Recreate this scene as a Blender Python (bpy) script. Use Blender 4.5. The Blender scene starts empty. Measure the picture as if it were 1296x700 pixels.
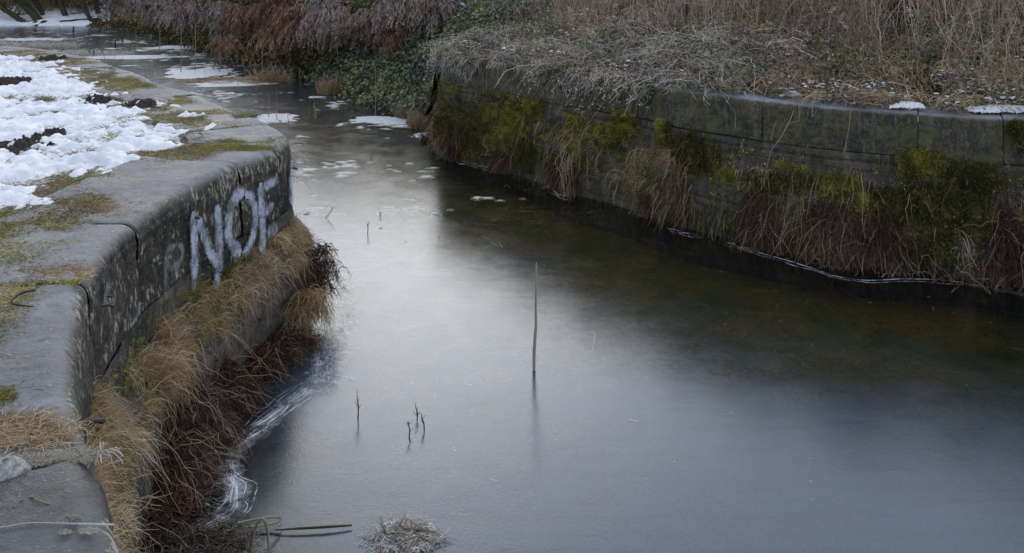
import bpy, math
import numpy as np
from mathutils import Vector
C = bpy.context.scene
COL = C.collection
RNG = np.random.default_rng(7)

# ---------------------------------------------------------------- camera
F, CX, YH, H = 1100.0, 648.0, -53.0, 3.1        # focal length in photo pixels, centre column, horizon row, eye height over the water
cam_d = bpy.data.cameras.new('camera')
cam = bpy.data.objects.new('camera', cam_d); COL.objects.link(cam)
cam.location = (0, 0, H); cam.rotation_euler = (math.radians(90), 0, 0)
cam_d.sensor_width = 36; cam_d.lens = 36*F/1296
cam_d.shift_y = -(350-YH)/1296.0
cam_d.clip_end = 2000; cam_d.clip_start = 0.05
C.camera = cam

# ---------------------------------------------------------------- light
SUN_EL, SUN_AZ = math.radians(27), math.radians(-6)     # low behind cloud, ahead of the camera
w = bpy.data.worlds.new('World'); C.world = w; w.use_nodes = True
nt = w.node_tree; N = nt.nodes; L = nt.links
bg = N['Background']; bg.inputs['Strength'].default_value = 0.135
sky = N.new('ShaderNodeTexSky'); sky.sky_type = 'NISHITA'; sky.sun_disc = False
sky.sun_elevation = SUN_EL; sky.sun_rotation = SUN_AZ; sky.dust_density = 3.0; sky.air_density = 1.0
hs = N.new('ShaderNodeHueSaturation'); hs.inputs['Saturation'].default_value = 0.42
tcw = N.new('ShaderNodeTexCoord')
nzw = N.new('ShaderNodeTexNoise'); nzw.inputs['Scale'].default_value = 1.6; nzw.inputs['Detail'].default_value = 4
rw = N.new('ShaderNodeValToRGB'); rw.color_ramp.elements[0].position = .3; rw.color_ramp.elements[0].color = (.68, .70, .76, 1)
rw.color_ramp.elements[1].position = .7; rw.color_ramp.elements[1].color = (1.15, 1.12, 1.12, 1)
mw = N.new('ShaderNodeMixRGB'); mw.blend_type = 'MULTIPLY'; mw.inputs[0].default_value = 1
L.new(sky.outputs[0], hs.inputs['Color']); L.new(tcw.outputs['Generated'], nzw.inputs['Vector'])
L.new(nzw.outputs['Fac'], rw.inputs[0]); L.new(hs.outputs[0], mw.inputs[1]); L.new(rw.outputs[0], mw.inputs[2])
gw = N.new('ShaderNodeMixRGB'); gw.inputs[0].default_value = .66; gw.inputs[2].default_value = (6.2, 6.9, 8.1, 1)   # the even grey of the overcast
L.new(hs.outputs[0], gw.inputs[1]); L.new(gw.outputs[0], mw.inputs[1]); L.new(mw.outputs[0], bg.inputs['Color'])
sd = bpy.data.lights.new('sun', 'SUN'); sd.energy = 0.5; sd.angle = math.radians(66); sd.color = (1, .985, .97)
so = bpy.data.objects.new('sun', sd); COL.objects.link(so)
dirv = Vector((math.sin(SUN_AZ)*math.cos(SUN_EL), math.cos(SUN_AZ)*math.cos(SUN_EL), math.sin(SUN_EL)))
so.rotation_euler = (-dirv).to_track_quat('-Z', 'Y').to_euler(); so.location = dirv*50
C.view_settings.view_transform = 'Standard'; C.view_settings.look = 'None'
C.view_settings.exposure = 0.56; C.view_settings.gamma = 1
C.render.engine = 'CYCLES'
C.cycles.max_bounces = 5; C.cycles.diffuse_bounces = 2; C.cycles.glossy_bounces = 2; C.cycles.transparent_max_bounces = 8
C.cycles.transmission_bounces = 2

# ---------------------------------------------------------------- helpers
def P(x, y, z=0.0):
    d = F*(H-z)/(y-YH)
    return np.array([(x-CX)/F*d, d, z])
def at_depth(x, y, d):
    return np.array([(x-CX)/F*d, d, H-(y-YH)*d/F])
def nrm(a):
    return a/np.maximum(np.linalg.norm(a, axis=-1, keepdims=True), 1e-9)
def _hash(ix, iy, iz, seed):
    h = (ix.astype(np.int64)*374761393 + iy.astype(np.int64)*668265263 + iz.astype(np.int64)*2147483647 + seed*974634777) & 0xffffffff
    h = ((h ^ (h >> 13))*1274126177) & 0xffffffff
    h = h ^ (h >> 16)
    return (h & 0xffffff)/float(0xffffff)
def vnoise(x, y, z=0, seed=0):
    x, y, z = np.broadcast_arrays(np.asarray(x, float), np.asarray(y, float), np.asarray(z, float))
    ix, iy, iz = np.floor(x), np.floor(y), np.floor(z)
    fx, fy, fz = x-ix, y-iy, z-iz
    fx, fy, fz = fx*fx*(3-2*fx), fy*fy*(3-2*fy), fz*fz*(3-2*fz)
    r = 0
    for a in (0, 1):
        for b in (0, 1):
            for c in (0, 1):
                r = r + _hash(ix+a, iy+b, iz+c, seed)*(fx if a else 1-fx)*(fy if b else 1-fy)*(fz if c else 1-fz)
    return r
def fbm(x, y, z=0, oct=4, seed=0):
    r, a, s = 0, .5, 0
    for i in range(oct):
        r = r + a*vnoise(np.asarray(x)*2**i, np.asarray(y)*2**i, np.asarray(z)*2**i, seed+i*17); s += a; a *= .5
    return r/s
def sstep(a, b, x):
    t = np.clip((x-a)/(b-a), 0, 1); return t*t*(3-2*t)
def U(a, b, n=None): return RNG.uniform(a, b, n)

class MB:
    """collects quads with two per-vertex numbers: tint (random) and along (0 root .. 1 tip)"""
    def __init__(s): s.v, s.f, s.t, s.a, s.n = [], [], [], [], 0
    def add(s, V, Fq, t, a):
        s.v.append(V); s.f.append(Fq+s.n); s.t.append(np.broadcast_to(t, (len(V),)).astype(np.float32)); s.a.append(np.broadcast_to(a, (len(V),)).astype(np.float32)); s.n += len(V)
        return s
    def strands(s, Pt, R, sides=2, tint=None, width_dir=None):
        Nn, K, _ = Pt.shape
        if Nn == 0: return s
        R = np.broadcast_to(R, (Nn, K))
        if tint is None:
            q_ = Pt[:, 0]; tint = np.clip(1.3*fbm(q_[:, 0]*2.2, q_[:, 1]*2.2, q_[:, 2]*2.2, 3, 401)-.4+RNG.random(Nn)*.55, 0, 1)
        T = np.gradient(Pt, axis=1); T = nrm(T)
        ref = nrm(RNG.normal(size=(Nn, 1, 3))) if width_dir is None else width_dir[:, None, :]
        S = nrm(np.cross(T, ref)); B = np.cross(T, S)
        al = np.linspace(0, 1, K)
        if sides == 2:
            V = np.stack([Pt-S*R[..., None], Pt+S*R[..., None]], 2); m = 2
        else:
            ang = np.arange(sides)*2*math.pi/sides
            V = Pt[:, :, None, :] + R[..., None, None]*(S[:, :, None, :]*np.cos(ang)[None, None, :, None] + B[:, :, None, :]*np.sin(ang)[None, None, :, None]); m = sides
        V = V.reshape(-1, 3)
        base = (np.arange(Nn)[:, None]*K + np.arange(K-1)[None, :])*m
        base = base.reshape(-1)
        if sides == 2:
            q = np.stack([base, base+1, base+3, base+2], 1)
        else:
            q = np.concatenate([np.stack([base+j, base+(j+1) % m, base+m+(j+1) % m, base+m+j], 1) for j in range(m)])
        return s.add(V, q, np.repeat(tint, K*m), np.tile(np.repeat(al, m), Nn))
    def leaves(s, Pc, size, normal=None, spread=1.0, aspect=.7, tint=None, hang=0.0):
        n = len(Pc)
        if n == 0: return s
        size = np.broadcast_to(size, (n,))
        nn = RNG.normal(size=(n, 3))*spread
        if normal is not None: nn = nn + normal
        nn = nrm(nn)
        d = RNG.normal(size=(n, 3)); d[:, 2] -= hang
        d = nrm(d - nn*np.sum(d*nn, 1, keepdims=True)); sd_ = np.cross(nn, d)
        l, wd = size[:, None], size[:, None]*aspect
        # folded leaf: base, two sides, tip; with a mid vertex -> two quads
        b = Pc; m = Pc + d*l*.5 - nn*l*.08; tp = Pc + d*l
        s1 = Pc + d*l*.42 + sd_*wd*.5 + nn*l*.08; s2 = Pc + d*l*.42 - sd_*wd*.5 + nn*l*.08
        V = np.stack([b, s1, tp, m, s2], 1).reshape(-1, 3)
        k = np.arange(n)*5
        q = np.concatenate([np.stack([k, k+1, k+2, k+3], 1), np.stack([k, k+3, k+2, k+4], 1)])
        if tint is None: tint = np.clip(1.5*fbm(Pc[:, 0]*1.6, Pc[:, 1]*1.6, Pc[:, 2]*2.2, 3, 402)-.5+RNG.random(n)*.55, 0, 1)
        return s.add(V, q, np.repeat(tint, 5), np.tile([0, .6, 1, .5, .6], n))
    def build(s, name, mat, loc=(0, 0, 0), parent=None, smooth=True):
        V = np.concatenate(s.v) if s.v else np.zeros((0, 3)); Q = np.concatenate(s.f) if s.f else np.zeros((0, 4), int)
        return mesh_obj(name, V, Q, mat, loc, parent, {'tint': np.concatenate(s.t), 'along': np.concatenate(s.a)}, smooth)

def mesh_obj(name, V, Q, mat, loc=(0, 0, 0), parent=None, attrs=None, smooth=True, uv=None):
    me = bpy.data.meshes.new(name)
    loc = np.asarray(loc, float)
    off = loc + (np.asarray(parent.location) if parent is not None else 0)
    V = (np.asarray(V, float) - off).astype(np.float32)
    Q = np.asarray(Q, np.int32); k = Q.shape[1]
    me.vertices.add(len(V)); me.vertices.foreach_set('co', V.ravel())
    me.loops.add(Q.size); me.loops.foreach_set('vertex_index', Q.ravel())
    me.polygons.add(len(Q)); me.polygons.foreach_set('loop_start', np.arange(len(Q), dtype=np.int32)*k)
    me.polygons.foreach_set('loop_total', np.full(len(Q), k, np.int32))
    me.polygons.foreach_set('use_smooth', np.full(len(Q), smooth))
    for kx, v in (attrs or {}).items():
        at = me.attributes.new(kx, 'FLOAT', 'POINT'); at.data.foreach_set('value', np.asarray(v, np.float32))
    if uv is not None:
        l = me.uv_layers.new(name='UVMap'); l.data.foreach_set('uv', uv[Q.ravel()].astype(np.float32).ravel())
    me.update(calc_edges=True)
    me.materials.append(mat)
    o = bpy.data.objects.new(name, me); COL.objects.link(o); o.location = loc
    if parent is not None: o.parent = parent
    return o
def tag(o, label=None, cat=None, group=None, kind=None):
    if label: o['label'] = label
    if cat: o['category'] = cat
    if group: o['group'] = group
    if kind: o['kind'] = kind
    return o
def empty(name, loc=(0, 0, 0)):
    e = bpy.data.objects.new(name, None); COL.objects.link(e); e.location = Vector([float(v) for v in loc]); return e
def grid_quads(nu, nv):
    i = (np.arange(nu-1)[:, None]*nv + np.arange(nv-1)[None, :]).ravel()
    return np.stack([i, i+nv, i+nv+1, i+1], 1)
def arc(roots, D0, Ln, droop, K=5, wob=.06):
    n = len(roots); t = np.linspace(0, 1, K)[None, :, None]
    Ln = np.broadcast_to(Ln, (n,))[:, None, None]; dr = np.broadcast_to(droop, (n,))[:, None, None]
    Pt = roots[:, None, :] + Ln*(nrm(D0)[:, None, :]*t + np.array([0, 0, -1.0])*dr*t*t)
    nz = RNG.normal(size=(n, K, 3))*wob*Ln*t
    return Pt + nz
def taper(n, K, r0, r1=.15):
    return np.broadcast_to(r0, (n,))[:, None]*np.linspace(1, r1, K)[None, :]
def rdir(n):
    a = U(0, 2*math.pi, n); return np.stack([np.cos(a), np.sin(a), np.zeros(n)], 1)
def smooth_curve(pts, step=.02):
    pts = np.asarray(pts, float); n = len(pts); out = []
    ext = np.vstack([2*pts[0]-pts[1], pts, 2*pts[-1]-pts[-2]])
    for i in range(n-1):
        p0, p1, p2, p3 = ext[i:i+4]; m = max(4, int(np.linalg.norm(p2-p1)/.05))
        t = np.linspace(0, 1, m, endpoint=False)[:, None]
        out.append(.5*((2*p1)+(-p0+p2)*t+(2*p0-5*p1+4*p2-p3)*t*t+(-p0+3*p1-3*p2+p3)*t**3))
    c = np.vstack(out+[pts[-1:]])
    s = np.concatenate([[0], np.cumsum(np.linalg.norm(np.diff(c, axis=0), axis=1))])
    ss = np.arange(0, s[-1], step)
    return np.stack([np.interp(ss, s, c[:, i]) for i in range(c.shape[1])], 1), ss
def sdist(X, Y, curve):
    """distance to an open plan curve, positive on its left-hand side"""
    c = curve[::6]; out = np.empty(X.size); xs, ys = X.ravel(), Y.ravel()
    tg = np.gradient(c, axis=0)
    for i in range(0, X.size, 20000):
        dx = xs[i:i+20000, None]-c[None, :, 0]; dy = ys[i:i+20000, None]-c[None, :, 1]
        d2 = dx*dx+dy*dy; k = d2.argmin(1); r = np.arange(len(k))
        out[i:i+20000] = np.sqrt(d2[r, k])*np.sign(tg[k, 0]*dy[r, k]-tg[k, 1]*dx[r, k]+1e-9)
    return out.reshape(X.shape)

# ---- node shorthand
class NM:
    def __init__(s, name):
        s.m = bpy.data.materials.new(name); s.m.use_nodes = True; s.t = s.m.node_tree
        s.p = s.t.nodes['Principled BSDF']; s.out = s.t.nodes['Material Output']
    def n(s, kind, **kw):
        x = s.t.nodes.new('ShaderNode'+kind)
        for k, v in kw.items():
            if k in ('operation', 'blend_type', 'attribute_name', 'noise_dimensions', 'feature', 'distance'): setattr(x, k, v)
            else:
                key = k.replace('_', ' ')
                x.inputs[key if key in x.inputs else int(k[1:])].default_value = v
        return x
    def l(s, a, b): s.t.links.new(a, b)
    def coord(s, kind='Object', scale=(1, 1, 1)):
        tc = s.n('TexCoord'); mp = s.n('Mapping'); mp.inputs['Scale'].default_value = scale
        s.l(tc.outputs[kind], mp.inputs['Vector']); return mp.outputs[0]
    def pos(s, scale=(1, 1, 1)):
        g = s.n('NewGeometry'); mp = s.n('Mapping'); mp.inputs['Scale'].default_value = scale
        s.l(g.outputs['Position'], mp.inputs['Vector']); return mp.outputs[0]
    def noise(s, vec, scale, detail=4, rough=.55, dist=0.0):
        x = s.n('TexNoise'); x.inputs['Scale'].default_value = scale; x.inputs['Detail'].default_value = detail
        x.inputs['Roughness'].default_value = rough; x.inputs['Distortion'].default_value = dist
        s.l(vec, x.inputs['Vector']); return x.outputs['Fac']
    def ramp(s, fac, stops):
        r = s.n('ValToRGB'); e = r.color_ramp.elements
        while len(e) > 1: e.remove(e[-1])
        e[0].position, e[0].color = stops[0][0], (*stops[0][1], 1) if len(stops[0][1]) == 3 else stops[0][1]
        for p, c in stops[1:]:
            k = e.new(p); k.color = (*c, 1)
        s.l(fac, r.inputs[0]); return r.outputs[0]
    def val(s, fac, a, b, lo=0.0, hi=1.0):
        m = s.n('MapRange'); m.inputs['From Min'].default_value = a; m.inputs['From Max'].default_value = b
        m.inputs['To Min'].default_value = lo; m.inputs['To Max'].default_value = hi
        m.interpolation_type = 'SMOOTHSTEP'; s.l(fac, m.inputs['Value']); return m.outputs[0]
    def math(s, op, a, b):
        m = s.n('Math', operation=op)
        for i, v in enumerate((a, b)):
            if isinstance(v, (int, float)): m.inputs[i].default_value = v
            else: s.l(v, m.inputs[i])
        return m.outputs[0]
    def mix(s, fac, a, b, mode='MIX'):
        m = s.n('MixRGB', blend_type=mode)
        for i, v in enumerate((fac, a, b)):
            if isinstance(v, (int, float)): m.inputs[i].default_value = v
            elif isinstance(v, tuple): m.inputs[i].default_value = (*v, 1)
            else: s.l(v, m.inputs[i])
        return m.outputs[0]
    def attr(s, name):
        return s.n('Attribute', attribute_name=name).outputs['Fac']
    def bump(s, h, strength=.5, dist=.02):
        b = s.n('Bump'); b.inputs['Strength'].default_value = strength; b.inputs['Distance'].default_value = dist
        s.l(h, b.inputs['Height']); s.l(b.outputs[0], s.p.inputs['Normal']); return b
    def done(s, col, rough=.8, spec=.3):
        if isinstance(col, tuple): s.p.inputs['Base Color'].default_value = (*col, 1)
        else: s.l(col, s.p.inputs['Base Color'])
        if isinstance(rough, (int, float)): s.p.inputs['Roughness'].default_value = rough
        else: s.l(rough, s.p.inputs['Roughness'])
        s.p.inputs['Specular IOR Level'].default_value = spec
        return s.m

def foliage(name, stops, frost=0.0, frost_col=(.62, .62, .66), transl=.25, up=.0, rough=.75, tip=.35):
    m = NM(name)
    col = m.ramp(m.attr('tint'), stops)
    nz = m.noise(m.pos(), 5.0, 3)
    col = m.mix(.35, col, m.ramp(nz, [(.3, (.55, .55, .55)), (.7, (1.35, 1.3, 1.2))]), 'MULTIPLY')
    if frost > 0:
        f = m.math('MULTIPLY', m.val(m.attr('along'), tip, 1.0), m.val(m.noise(m.pos(), 2.2, 3), .35, .65, .25, 1))
        if up > 0:
            g = m.n('NewGeometry'); sp = m.n('SeparateXYZ'); m.l(g.outputs['Normal'], sp.inputs[0])
            f = m.math('MAXIMUM', f, m.math('MULTIPLY', m.val(sp.outputs[2], .35, .95), up))
        f = m.math('MULTIPLY', f, frost)
        col = m.mix(f, col, frost_col)
    m.done(col, rough, .25)
    if transl > 0:
        tr = m.n('BsdfTranslucent'); m.l(col, tr.inputs['Color'])
        mx = m.n('MixShader'); mx.inputs[0].default_value = transl
        m.l(m.p.outputs[0], mx.inputs[1]); m.l(tr.outputs[0], mx.inputs[2]); m.l(mx.outputs[0], m.out.inputs[0])
    return m.m

# ---------------------------------------------------------------- materials
def mat_snow(name='snow'):
    m = NM(name); v = m.pos()
    n1 = m.noise(v, 9, 6, .65); n2 = m.noise(v, 60, 3)
    col = m.ramp(m.noise(v, 3.5, 6, .7), [(.3, (.55, .58, .62)), (.5, (.72, .74, .77)), (.7, (.80, .81, .83))])
    m.bump(m.math('ADD', n1, m.math('MULTIPLY', n2, .35)), .7, .035)
    return m.done(col, .7, .3)
def mat_soil():
    m = NM('turf_soil'); v = m.pos()
    n1 = m.noise(v, 2.2, 6, .65); n2 = m.noise(v, 26, 5, .7)
    col = m.ramp(n1, [(.3, (.05, .038, .024)), (.48, (.115, .085, .05)), (.6, (.09, .095, .03)), (.75, (.16, .13, .085))])
    col = m.mix(.8, col, m.ramp(n2, [(.3, (.3, .3, .3)), (.7, (1.5, 1.5, 1.5))]), 'MULTIPLY')
    m.bump(n2, .9, .03); return m.done(col, .95, .1)
def mat_bank():
    m = NM('bank_soil'); v = m.pos()
    n1 = m.noise(v, 1.4, 6, .65); n2 = m.noise(v, 18, 5, .7)
    col = m.ramp(n1, [(.3, (.018, .014, .009)), (.5, (.04, .03, .02)), (.62, (.03, .034, .014)), (.75, (.07, .052, .035))])
    col = m.mix(.8, col, m.ramp(n2, [(.3, (.3, .3, .3)), (.7, (1.5, 1.5, 1.5))]), 'MULTIPLY')
    m.bump(n2, 1, .06); return m.done(col, .95, .1)
def mat_coping(dark=1.0, fleck_amt=.95, green=.62):
    """UV x = metres along the wall, UV y = metres over the top and down the face"""
    m = NM('coping_sandstone'); v = m.pos(); uv = m.coord('UV')
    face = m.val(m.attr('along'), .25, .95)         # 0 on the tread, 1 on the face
    big = m.noise(v, 1.7, 5, .6); mid = m.noise(v, 9, 6, .7); fine = m.noise(v, 55, 4, .75)
    top = m.ramp(big, [(.3, (.04, .044, .042)), (.5, (.10, .108, .118)), (.7, (.23, .245, .275))])
    top = m.mix(.65, top, m.ramp(mid, [(.28, (.45, .44, .4)), (.5, (1, 1, 1)), (.72, (1.35, 1.35, 1.38))]), 'MULTIPLY')
    top = m.mix(m.val(fine, .60, .70), top, (.32, .34, .36))
    top = m.mix(m.val(m.noise(v, 26, 5, .8), .62, .69), top, (.035, .033, .028))
    top = m.mix(m.val(m.noise(v, 3.1, 5, .75), .60, .72, 0, .6), top, (.10, .10, .035))
    top = m.mix(m.attr('wet'), top, m.mix(1.0, top, (.42, .44, .42), 'MULTIPLY'))
    mp = m.n('Mapping'); mp.inputs['Scale'].default_value = (9, 1.1, 1); m.l(uv, mp.inputs[0])
    streak = m.noise(mp.outputs[0], 1.6, 6, .7, .3)
    mp2 = m.n('Mapping'); mp2.inputs['Scale'].default_value = (30, 11, 1); m.l(uv, mp2.inputs[0]); fleck = m.noise(mp2.outputs[0], 1.0, 5, .75, .5)
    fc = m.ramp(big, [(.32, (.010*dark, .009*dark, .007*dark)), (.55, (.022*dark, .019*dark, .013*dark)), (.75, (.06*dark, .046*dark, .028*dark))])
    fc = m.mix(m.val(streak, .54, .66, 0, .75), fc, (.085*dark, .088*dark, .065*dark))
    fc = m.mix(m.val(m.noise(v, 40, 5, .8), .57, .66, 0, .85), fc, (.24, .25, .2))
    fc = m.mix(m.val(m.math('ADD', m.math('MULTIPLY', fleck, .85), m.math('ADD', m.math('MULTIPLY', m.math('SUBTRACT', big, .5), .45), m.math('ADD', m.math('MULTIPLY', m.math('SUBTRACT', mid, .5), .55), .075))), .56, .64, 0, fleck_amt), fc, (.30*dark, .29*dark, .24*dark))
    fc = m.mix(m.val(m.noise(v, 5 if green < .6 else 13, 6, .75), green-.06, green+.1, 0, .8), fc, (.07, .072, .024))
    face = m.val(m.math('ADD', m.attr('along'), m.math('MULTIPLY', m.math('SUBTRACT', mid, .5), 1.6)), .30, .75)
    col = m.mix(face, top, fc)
    m.bump(m.math('ADD', mid, m.math('MULTIPLY', fine, .4)), .9, .018)
    return m.done(col, m.val(big, .3, .7, .45, .75), .4)
def mat_wallface(green=0.0, dark=1.0, tan=.5):
    m = NM('canal_wall_stone'); v = m.pos(); uv = m.coord('UV')
    # blocks: colour changes from stone to stone
    br = m.n('TexBrick'); br.inputs['Scale'].default_value = 1; br.inputs['Brick Width'].default_value = .74
    br.inputs['Row Height'].default_value = .315; br.inputs['Mortar Size'].default_value = .006; br.inputs['Mortar Smooth'].default_value = .4
    br.inputs['Color1'].default_value = (.02*dark, .02*dark, .02*dark, 1); br.inputs['Color2'].default_value = (.075*dark, .06*dark, .042*dark, 1)
    br.inputs['Mortar'].default_value = (.008, .008, .006, 1); br.inputs['Bias'].default_value = -.1
    m.l(uv, br.inputs['Vector'])
    big = m.noise(v, 1.5, 5, .6); mid = m.noise(v, 9, 6, .7); fine = m.noise(v, 60, 4, .75)
    col = m.mix(.9, br.outputs[0], m.ramp(mid, [(.28, (.35, .35, .35)), (.5, (1, 1, 1)), (.72, (1.8, 1.75, 1.6))]), 'MULTIPLY')
    mp = m.n('Mapping'); mp.inputs['Scale'].default_value = (8, 1.2, 1); m.l(uv, mp.inputs[0])
    streak = m.noise(mp.outputs[0], 1.6, 6, .7, .3)
    col = m.mix(m.val(streak, .50, .66, 0, tan), col, (.15*dark, .13*dark, .095*dark))
    col = m.mix(m.val(m.noise(v, 3.3, 6, .75), .56-.12*green, .68, 0, .9), col, (.045, .052, .014))
    col = m.mix(m.val(m.noise(v, 7.5, 6, .8), .60, .68, 0, .6), col, (.14, .15, .12))
    col = m.mix(m.val(fine, .60, .67, 0, .8), col, (.24, .25, .21))
    mp2 = m.n('Mapping'); mp2.inputs['Scale'].default_value = (30, 8, 1); m.l(uv, mp2.inputs[0])
    col = m.mix(m.val(m.noise(mp2.outputs[0], 1.0, 5, .75, .5), .60, .67, 0, .6), col, (.2*dark, .2*dark, .15*dark))
    m.bump(m.math('ADD', mid, m.math('MULTIPLY', fine, .4)), 1, .03)
    return m.done(col, .62, .4)

TAN = [(0, (.10, .065, .03)), (.4, (.24, .16, .075)), (.75, (.36, .26, .13)), (1, (.16, .16, .05))]
M = dict(
    snow=mat_snow(), soil=mat_soil(), bank=mat_bank(),
    coping_l=mat_coping(), coping_r=mat_coping(1.25, .15, .48), face_l=mat_wallface(.2, 1.25, .6), face_r=mat_wallface(.9, 1.35, .6),
    ledge_grass=foliage('dry_ledge_grass', [(0, (.08, .09, .025)), (.12, (.2, .16, .06)), (.35, (.46, .31, .14)), (.5, (.2, .12, .05)), (.68, (.55, .41, .22)), (1, (.70, .58, .38))], .3),
    dead_red=foliage('dead_red_brown_stems', [(0, (.016, .008, .005)), (.45, (.055, .025, .016)), (.8, (.12, .06, .036)), (1, (.28, .19, .12))], .08, transl=0),
    dead_brown=foliage('dead_brown_stems', [(0, (.04, .028, .02)), (.5, (.11, .08, .055)), (.85, (.2, .15, .1)), (1, (.32, .26, .19))], .35, transl=0),
    frost_grass=foliage('frosted_grass', [(0, (.2, .17, .11)), (.5, (.38, .33, .24)), (1, (.22, .22, .12))], .95, up=.3, tip=.0),
    tuft=foliage('meadow_tuft_grass', [(0, (.08, .075, .03)), (.4, (.2, .17, .08)), (.7, (.12, .14, .04)), (1, (.36, .3, .18))], .45),
    moss=foliage('yellow_green_moss', [(0, (.045, .044, .012)), (.4, (.13, .125, .026)), (.75, (.27, .26, .05)), (1, (.42, .40, .09))], 0, transl=.1),
    moss_dark=foliage('dark_green_moss', [(0, (.022, .022, .008)), (.45, (.06, .06, .017)), (.75, (.12, .10, .032)), (1, (.24, .2, .08))], 0, transl=.1),
    moss_bright=foliage('bright_moss', [(0, (.10, .10, .02)), (.5, (.24, .24, .05)), (1, (.42, .40, .11))], 0, transl=.15),
    ivy=foliage('ivy_leaf', [(0, (.016, .026, .010)), (.4, (.045, .065, .018)), (.75, (.11, .135, .035)), (1, (.22, .24, .07))], .5, (.4, .44, .45), transl=.1, up=.3, rough=.6),
    bracken=foliage('dead_bracken', [(0, (.045, .020, .012)), (.45, (.13, .060, .034)), (.8, (.24, .13, .08)), (1, (.34, .22, .14))], .4, (.45, .38, .34), transl=.2, up=.35, tip=.3),
    bank_grass=foliage('tangled_dead_grass', [(0, (.09, .055, .03)), (.35, (.28, .185, .10)), (.7, (.52, .39, .23)), (.9, (.6, .5, .34)), (1, (.16, .17, .05))], .4, transl=.2, up=.2),
    bank_frost=foliage('frosted_bramble_mat', [(0, (.06, .04, .028)), (.3, (.19, .13, .09)), (.65, (.38, .30, .23)), (.85, (.5, .42, .33)), (1, (.14, .16, .05))], 1.0, (.74, .68, .66), transl=.15, up=.5, tip=.05),
    stalk=foliage('dead_nettle_stalk', [(0, (.05, .034, .022)), (.4, (.17, .115, .07)), (.75, (.33, .245, .165)), (1, (.52, .42, .3))], .6, (.4, .37, .37), transl=0, tip=.4),
    reed=foliage('pale_dead_reed', [(0, (.16, .11, .06)), (.5, (.32, .22, .12)), (1, (.5, .38, .24))], .25),
    reed_dark=foliage('grey_reed_stem', [(0, (.10, .09, .07)), (.5, (.2, .18, .13)), (1, (.3, .27, .2))], .2, transl=0),
    twig=foliage('dark_wet_twig', [(0, (.012, .010, .008)), (1, (.05, .04, .03))], 0, transl=0),
    willow=foliage('willow_bark', [(0, (.018, .02, .010)), (.5, (.04, .042, .018)), (1, (.07, .066, .035))], 0, transl=0),
    willow_twig=foliage('willow_twigs', [(0, (.045, .045, .012)), (.5, (.10, .095, .03)), (1, (.17, .15, .06))], .1, transl=0),
    frost_leaf=foliage('frosted_leaf', [(0, (.10, .12, .05)), (.5, (.13, .15, .06)), (1, (.09, .11, .04))], 1.0, (.5, .42, .46), tip=.15, up=.35),
)
def simple(name, col, rough=.7, spec=.3, vary=.4, scale=20):
    m = NM(name); n = m.noise(m.pos(), scale, 5, .65)
    lo, hi = 1-vary, 1+vary
    c = m.mix(1.0, col, m.ramp(n, [(.3, (lo, lo, lo)), (.7, (hi, hi, hi))]), 'MULTIPLY')
    m.bump(n, .5, .01); return m.done(c, rough, spec)
M['iron'] = simple('rusty_iron', (.03, .024, .02), .6, .4)
M['molehill'] = simple('dark_molehill_earth', (.045, .038, .036), .95, .1, .6, 40)
M['wire'] = simple('pale_fence_wire', (.28, .25, .2), .5, .5)
M['post'] = simple('dark_fence_post', (.035, .028, .022), .9, .2)
M['rime'] = simple('white_ice_ridge', (.72, .76, .82), .35, .5, .2, 60)
M['snow_ice'] = simple('snow_crust', (.42, .44, .46), .6, .3, .25, 14)
M['pale_stone'] = simple('frosted_stone', (.26, .27, .25), .9, .2, .6, 60)

def mat_paint(name, op=1.0, col=(.5, .55, .64)):
    m = NM(name); v = m.pos()
    a = m.attr('along')     # 1 in the stroke's middle, 0 at its soft edge
    n = m.math('ADD', m.math('MULTIPLY', m.noise(v, 75, 4, .75), .5), m.math('MULTIPLY', m.noise(v, 16, 5, .7), .5))
    k = m.math('MULTIPLY', m.val(m.math('ADD', m.math('MULTIPLY', a, .8), m.math('MULTIPLY', m.math('SUBTRACT', n, .5), 2.6)), .12, .85), op)
    k = m.math('MULTIPLY', k, m.val(m.noise(v, 7, 4, .6), .35, .6, .35, .95))
    m.done(m.ramp(n, [(.35, tuple(c*.55 for c in col)), (.6, col)]), .8, .2)
    tr = m.n('BsdfTransparent'); mx = m.n('MixShader'); m.l(k, mx.inputs[0]); m.l(tr.outputs[0], mx.inputs[1]); m.l(m.p.outputs[0], mx.inputs[2])
    m.l(mx.outputs[0], m.out.inputs[0]); return m.m
def mat_rime():
    m = NM('white_ice_ridge'); m.done((.72, .76, .82), .4, .4); tr = m.n('BsdfTransparent'); mx = m.n('MixShader'); m.l(m.val(m.noise(m.pos(), 9, 4, .7), .35, .65, .12, .85), mx.inputs[0])
    m.l(tr.outputs[0], mx.inputs[1]); m.l(m.p.outputs[0], mx.inputs[2]); m.l(mx.outputs[0], m.out.inputs[0]); return m.m
M['rime'] = mat_rime()
M['film'] = mat_rime(); [setattr(n_.inputs['To Max'], 'default_value', .13) for n_ in M['film'].node_tree.nodes if n_.type == 'MAP_RANGE']; [setattr(n_.inputs['To Min'], 'default_value', .0) for n_ in M['film'].node_tree.nodes if n_.type == 'MAP_RANGE']
M['paint'] = mat_paint('sprayed_white_paint'); M['paint_faint'] = mat_paint('worn_white_paint', .5, (.36, .38, .42))

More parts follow.
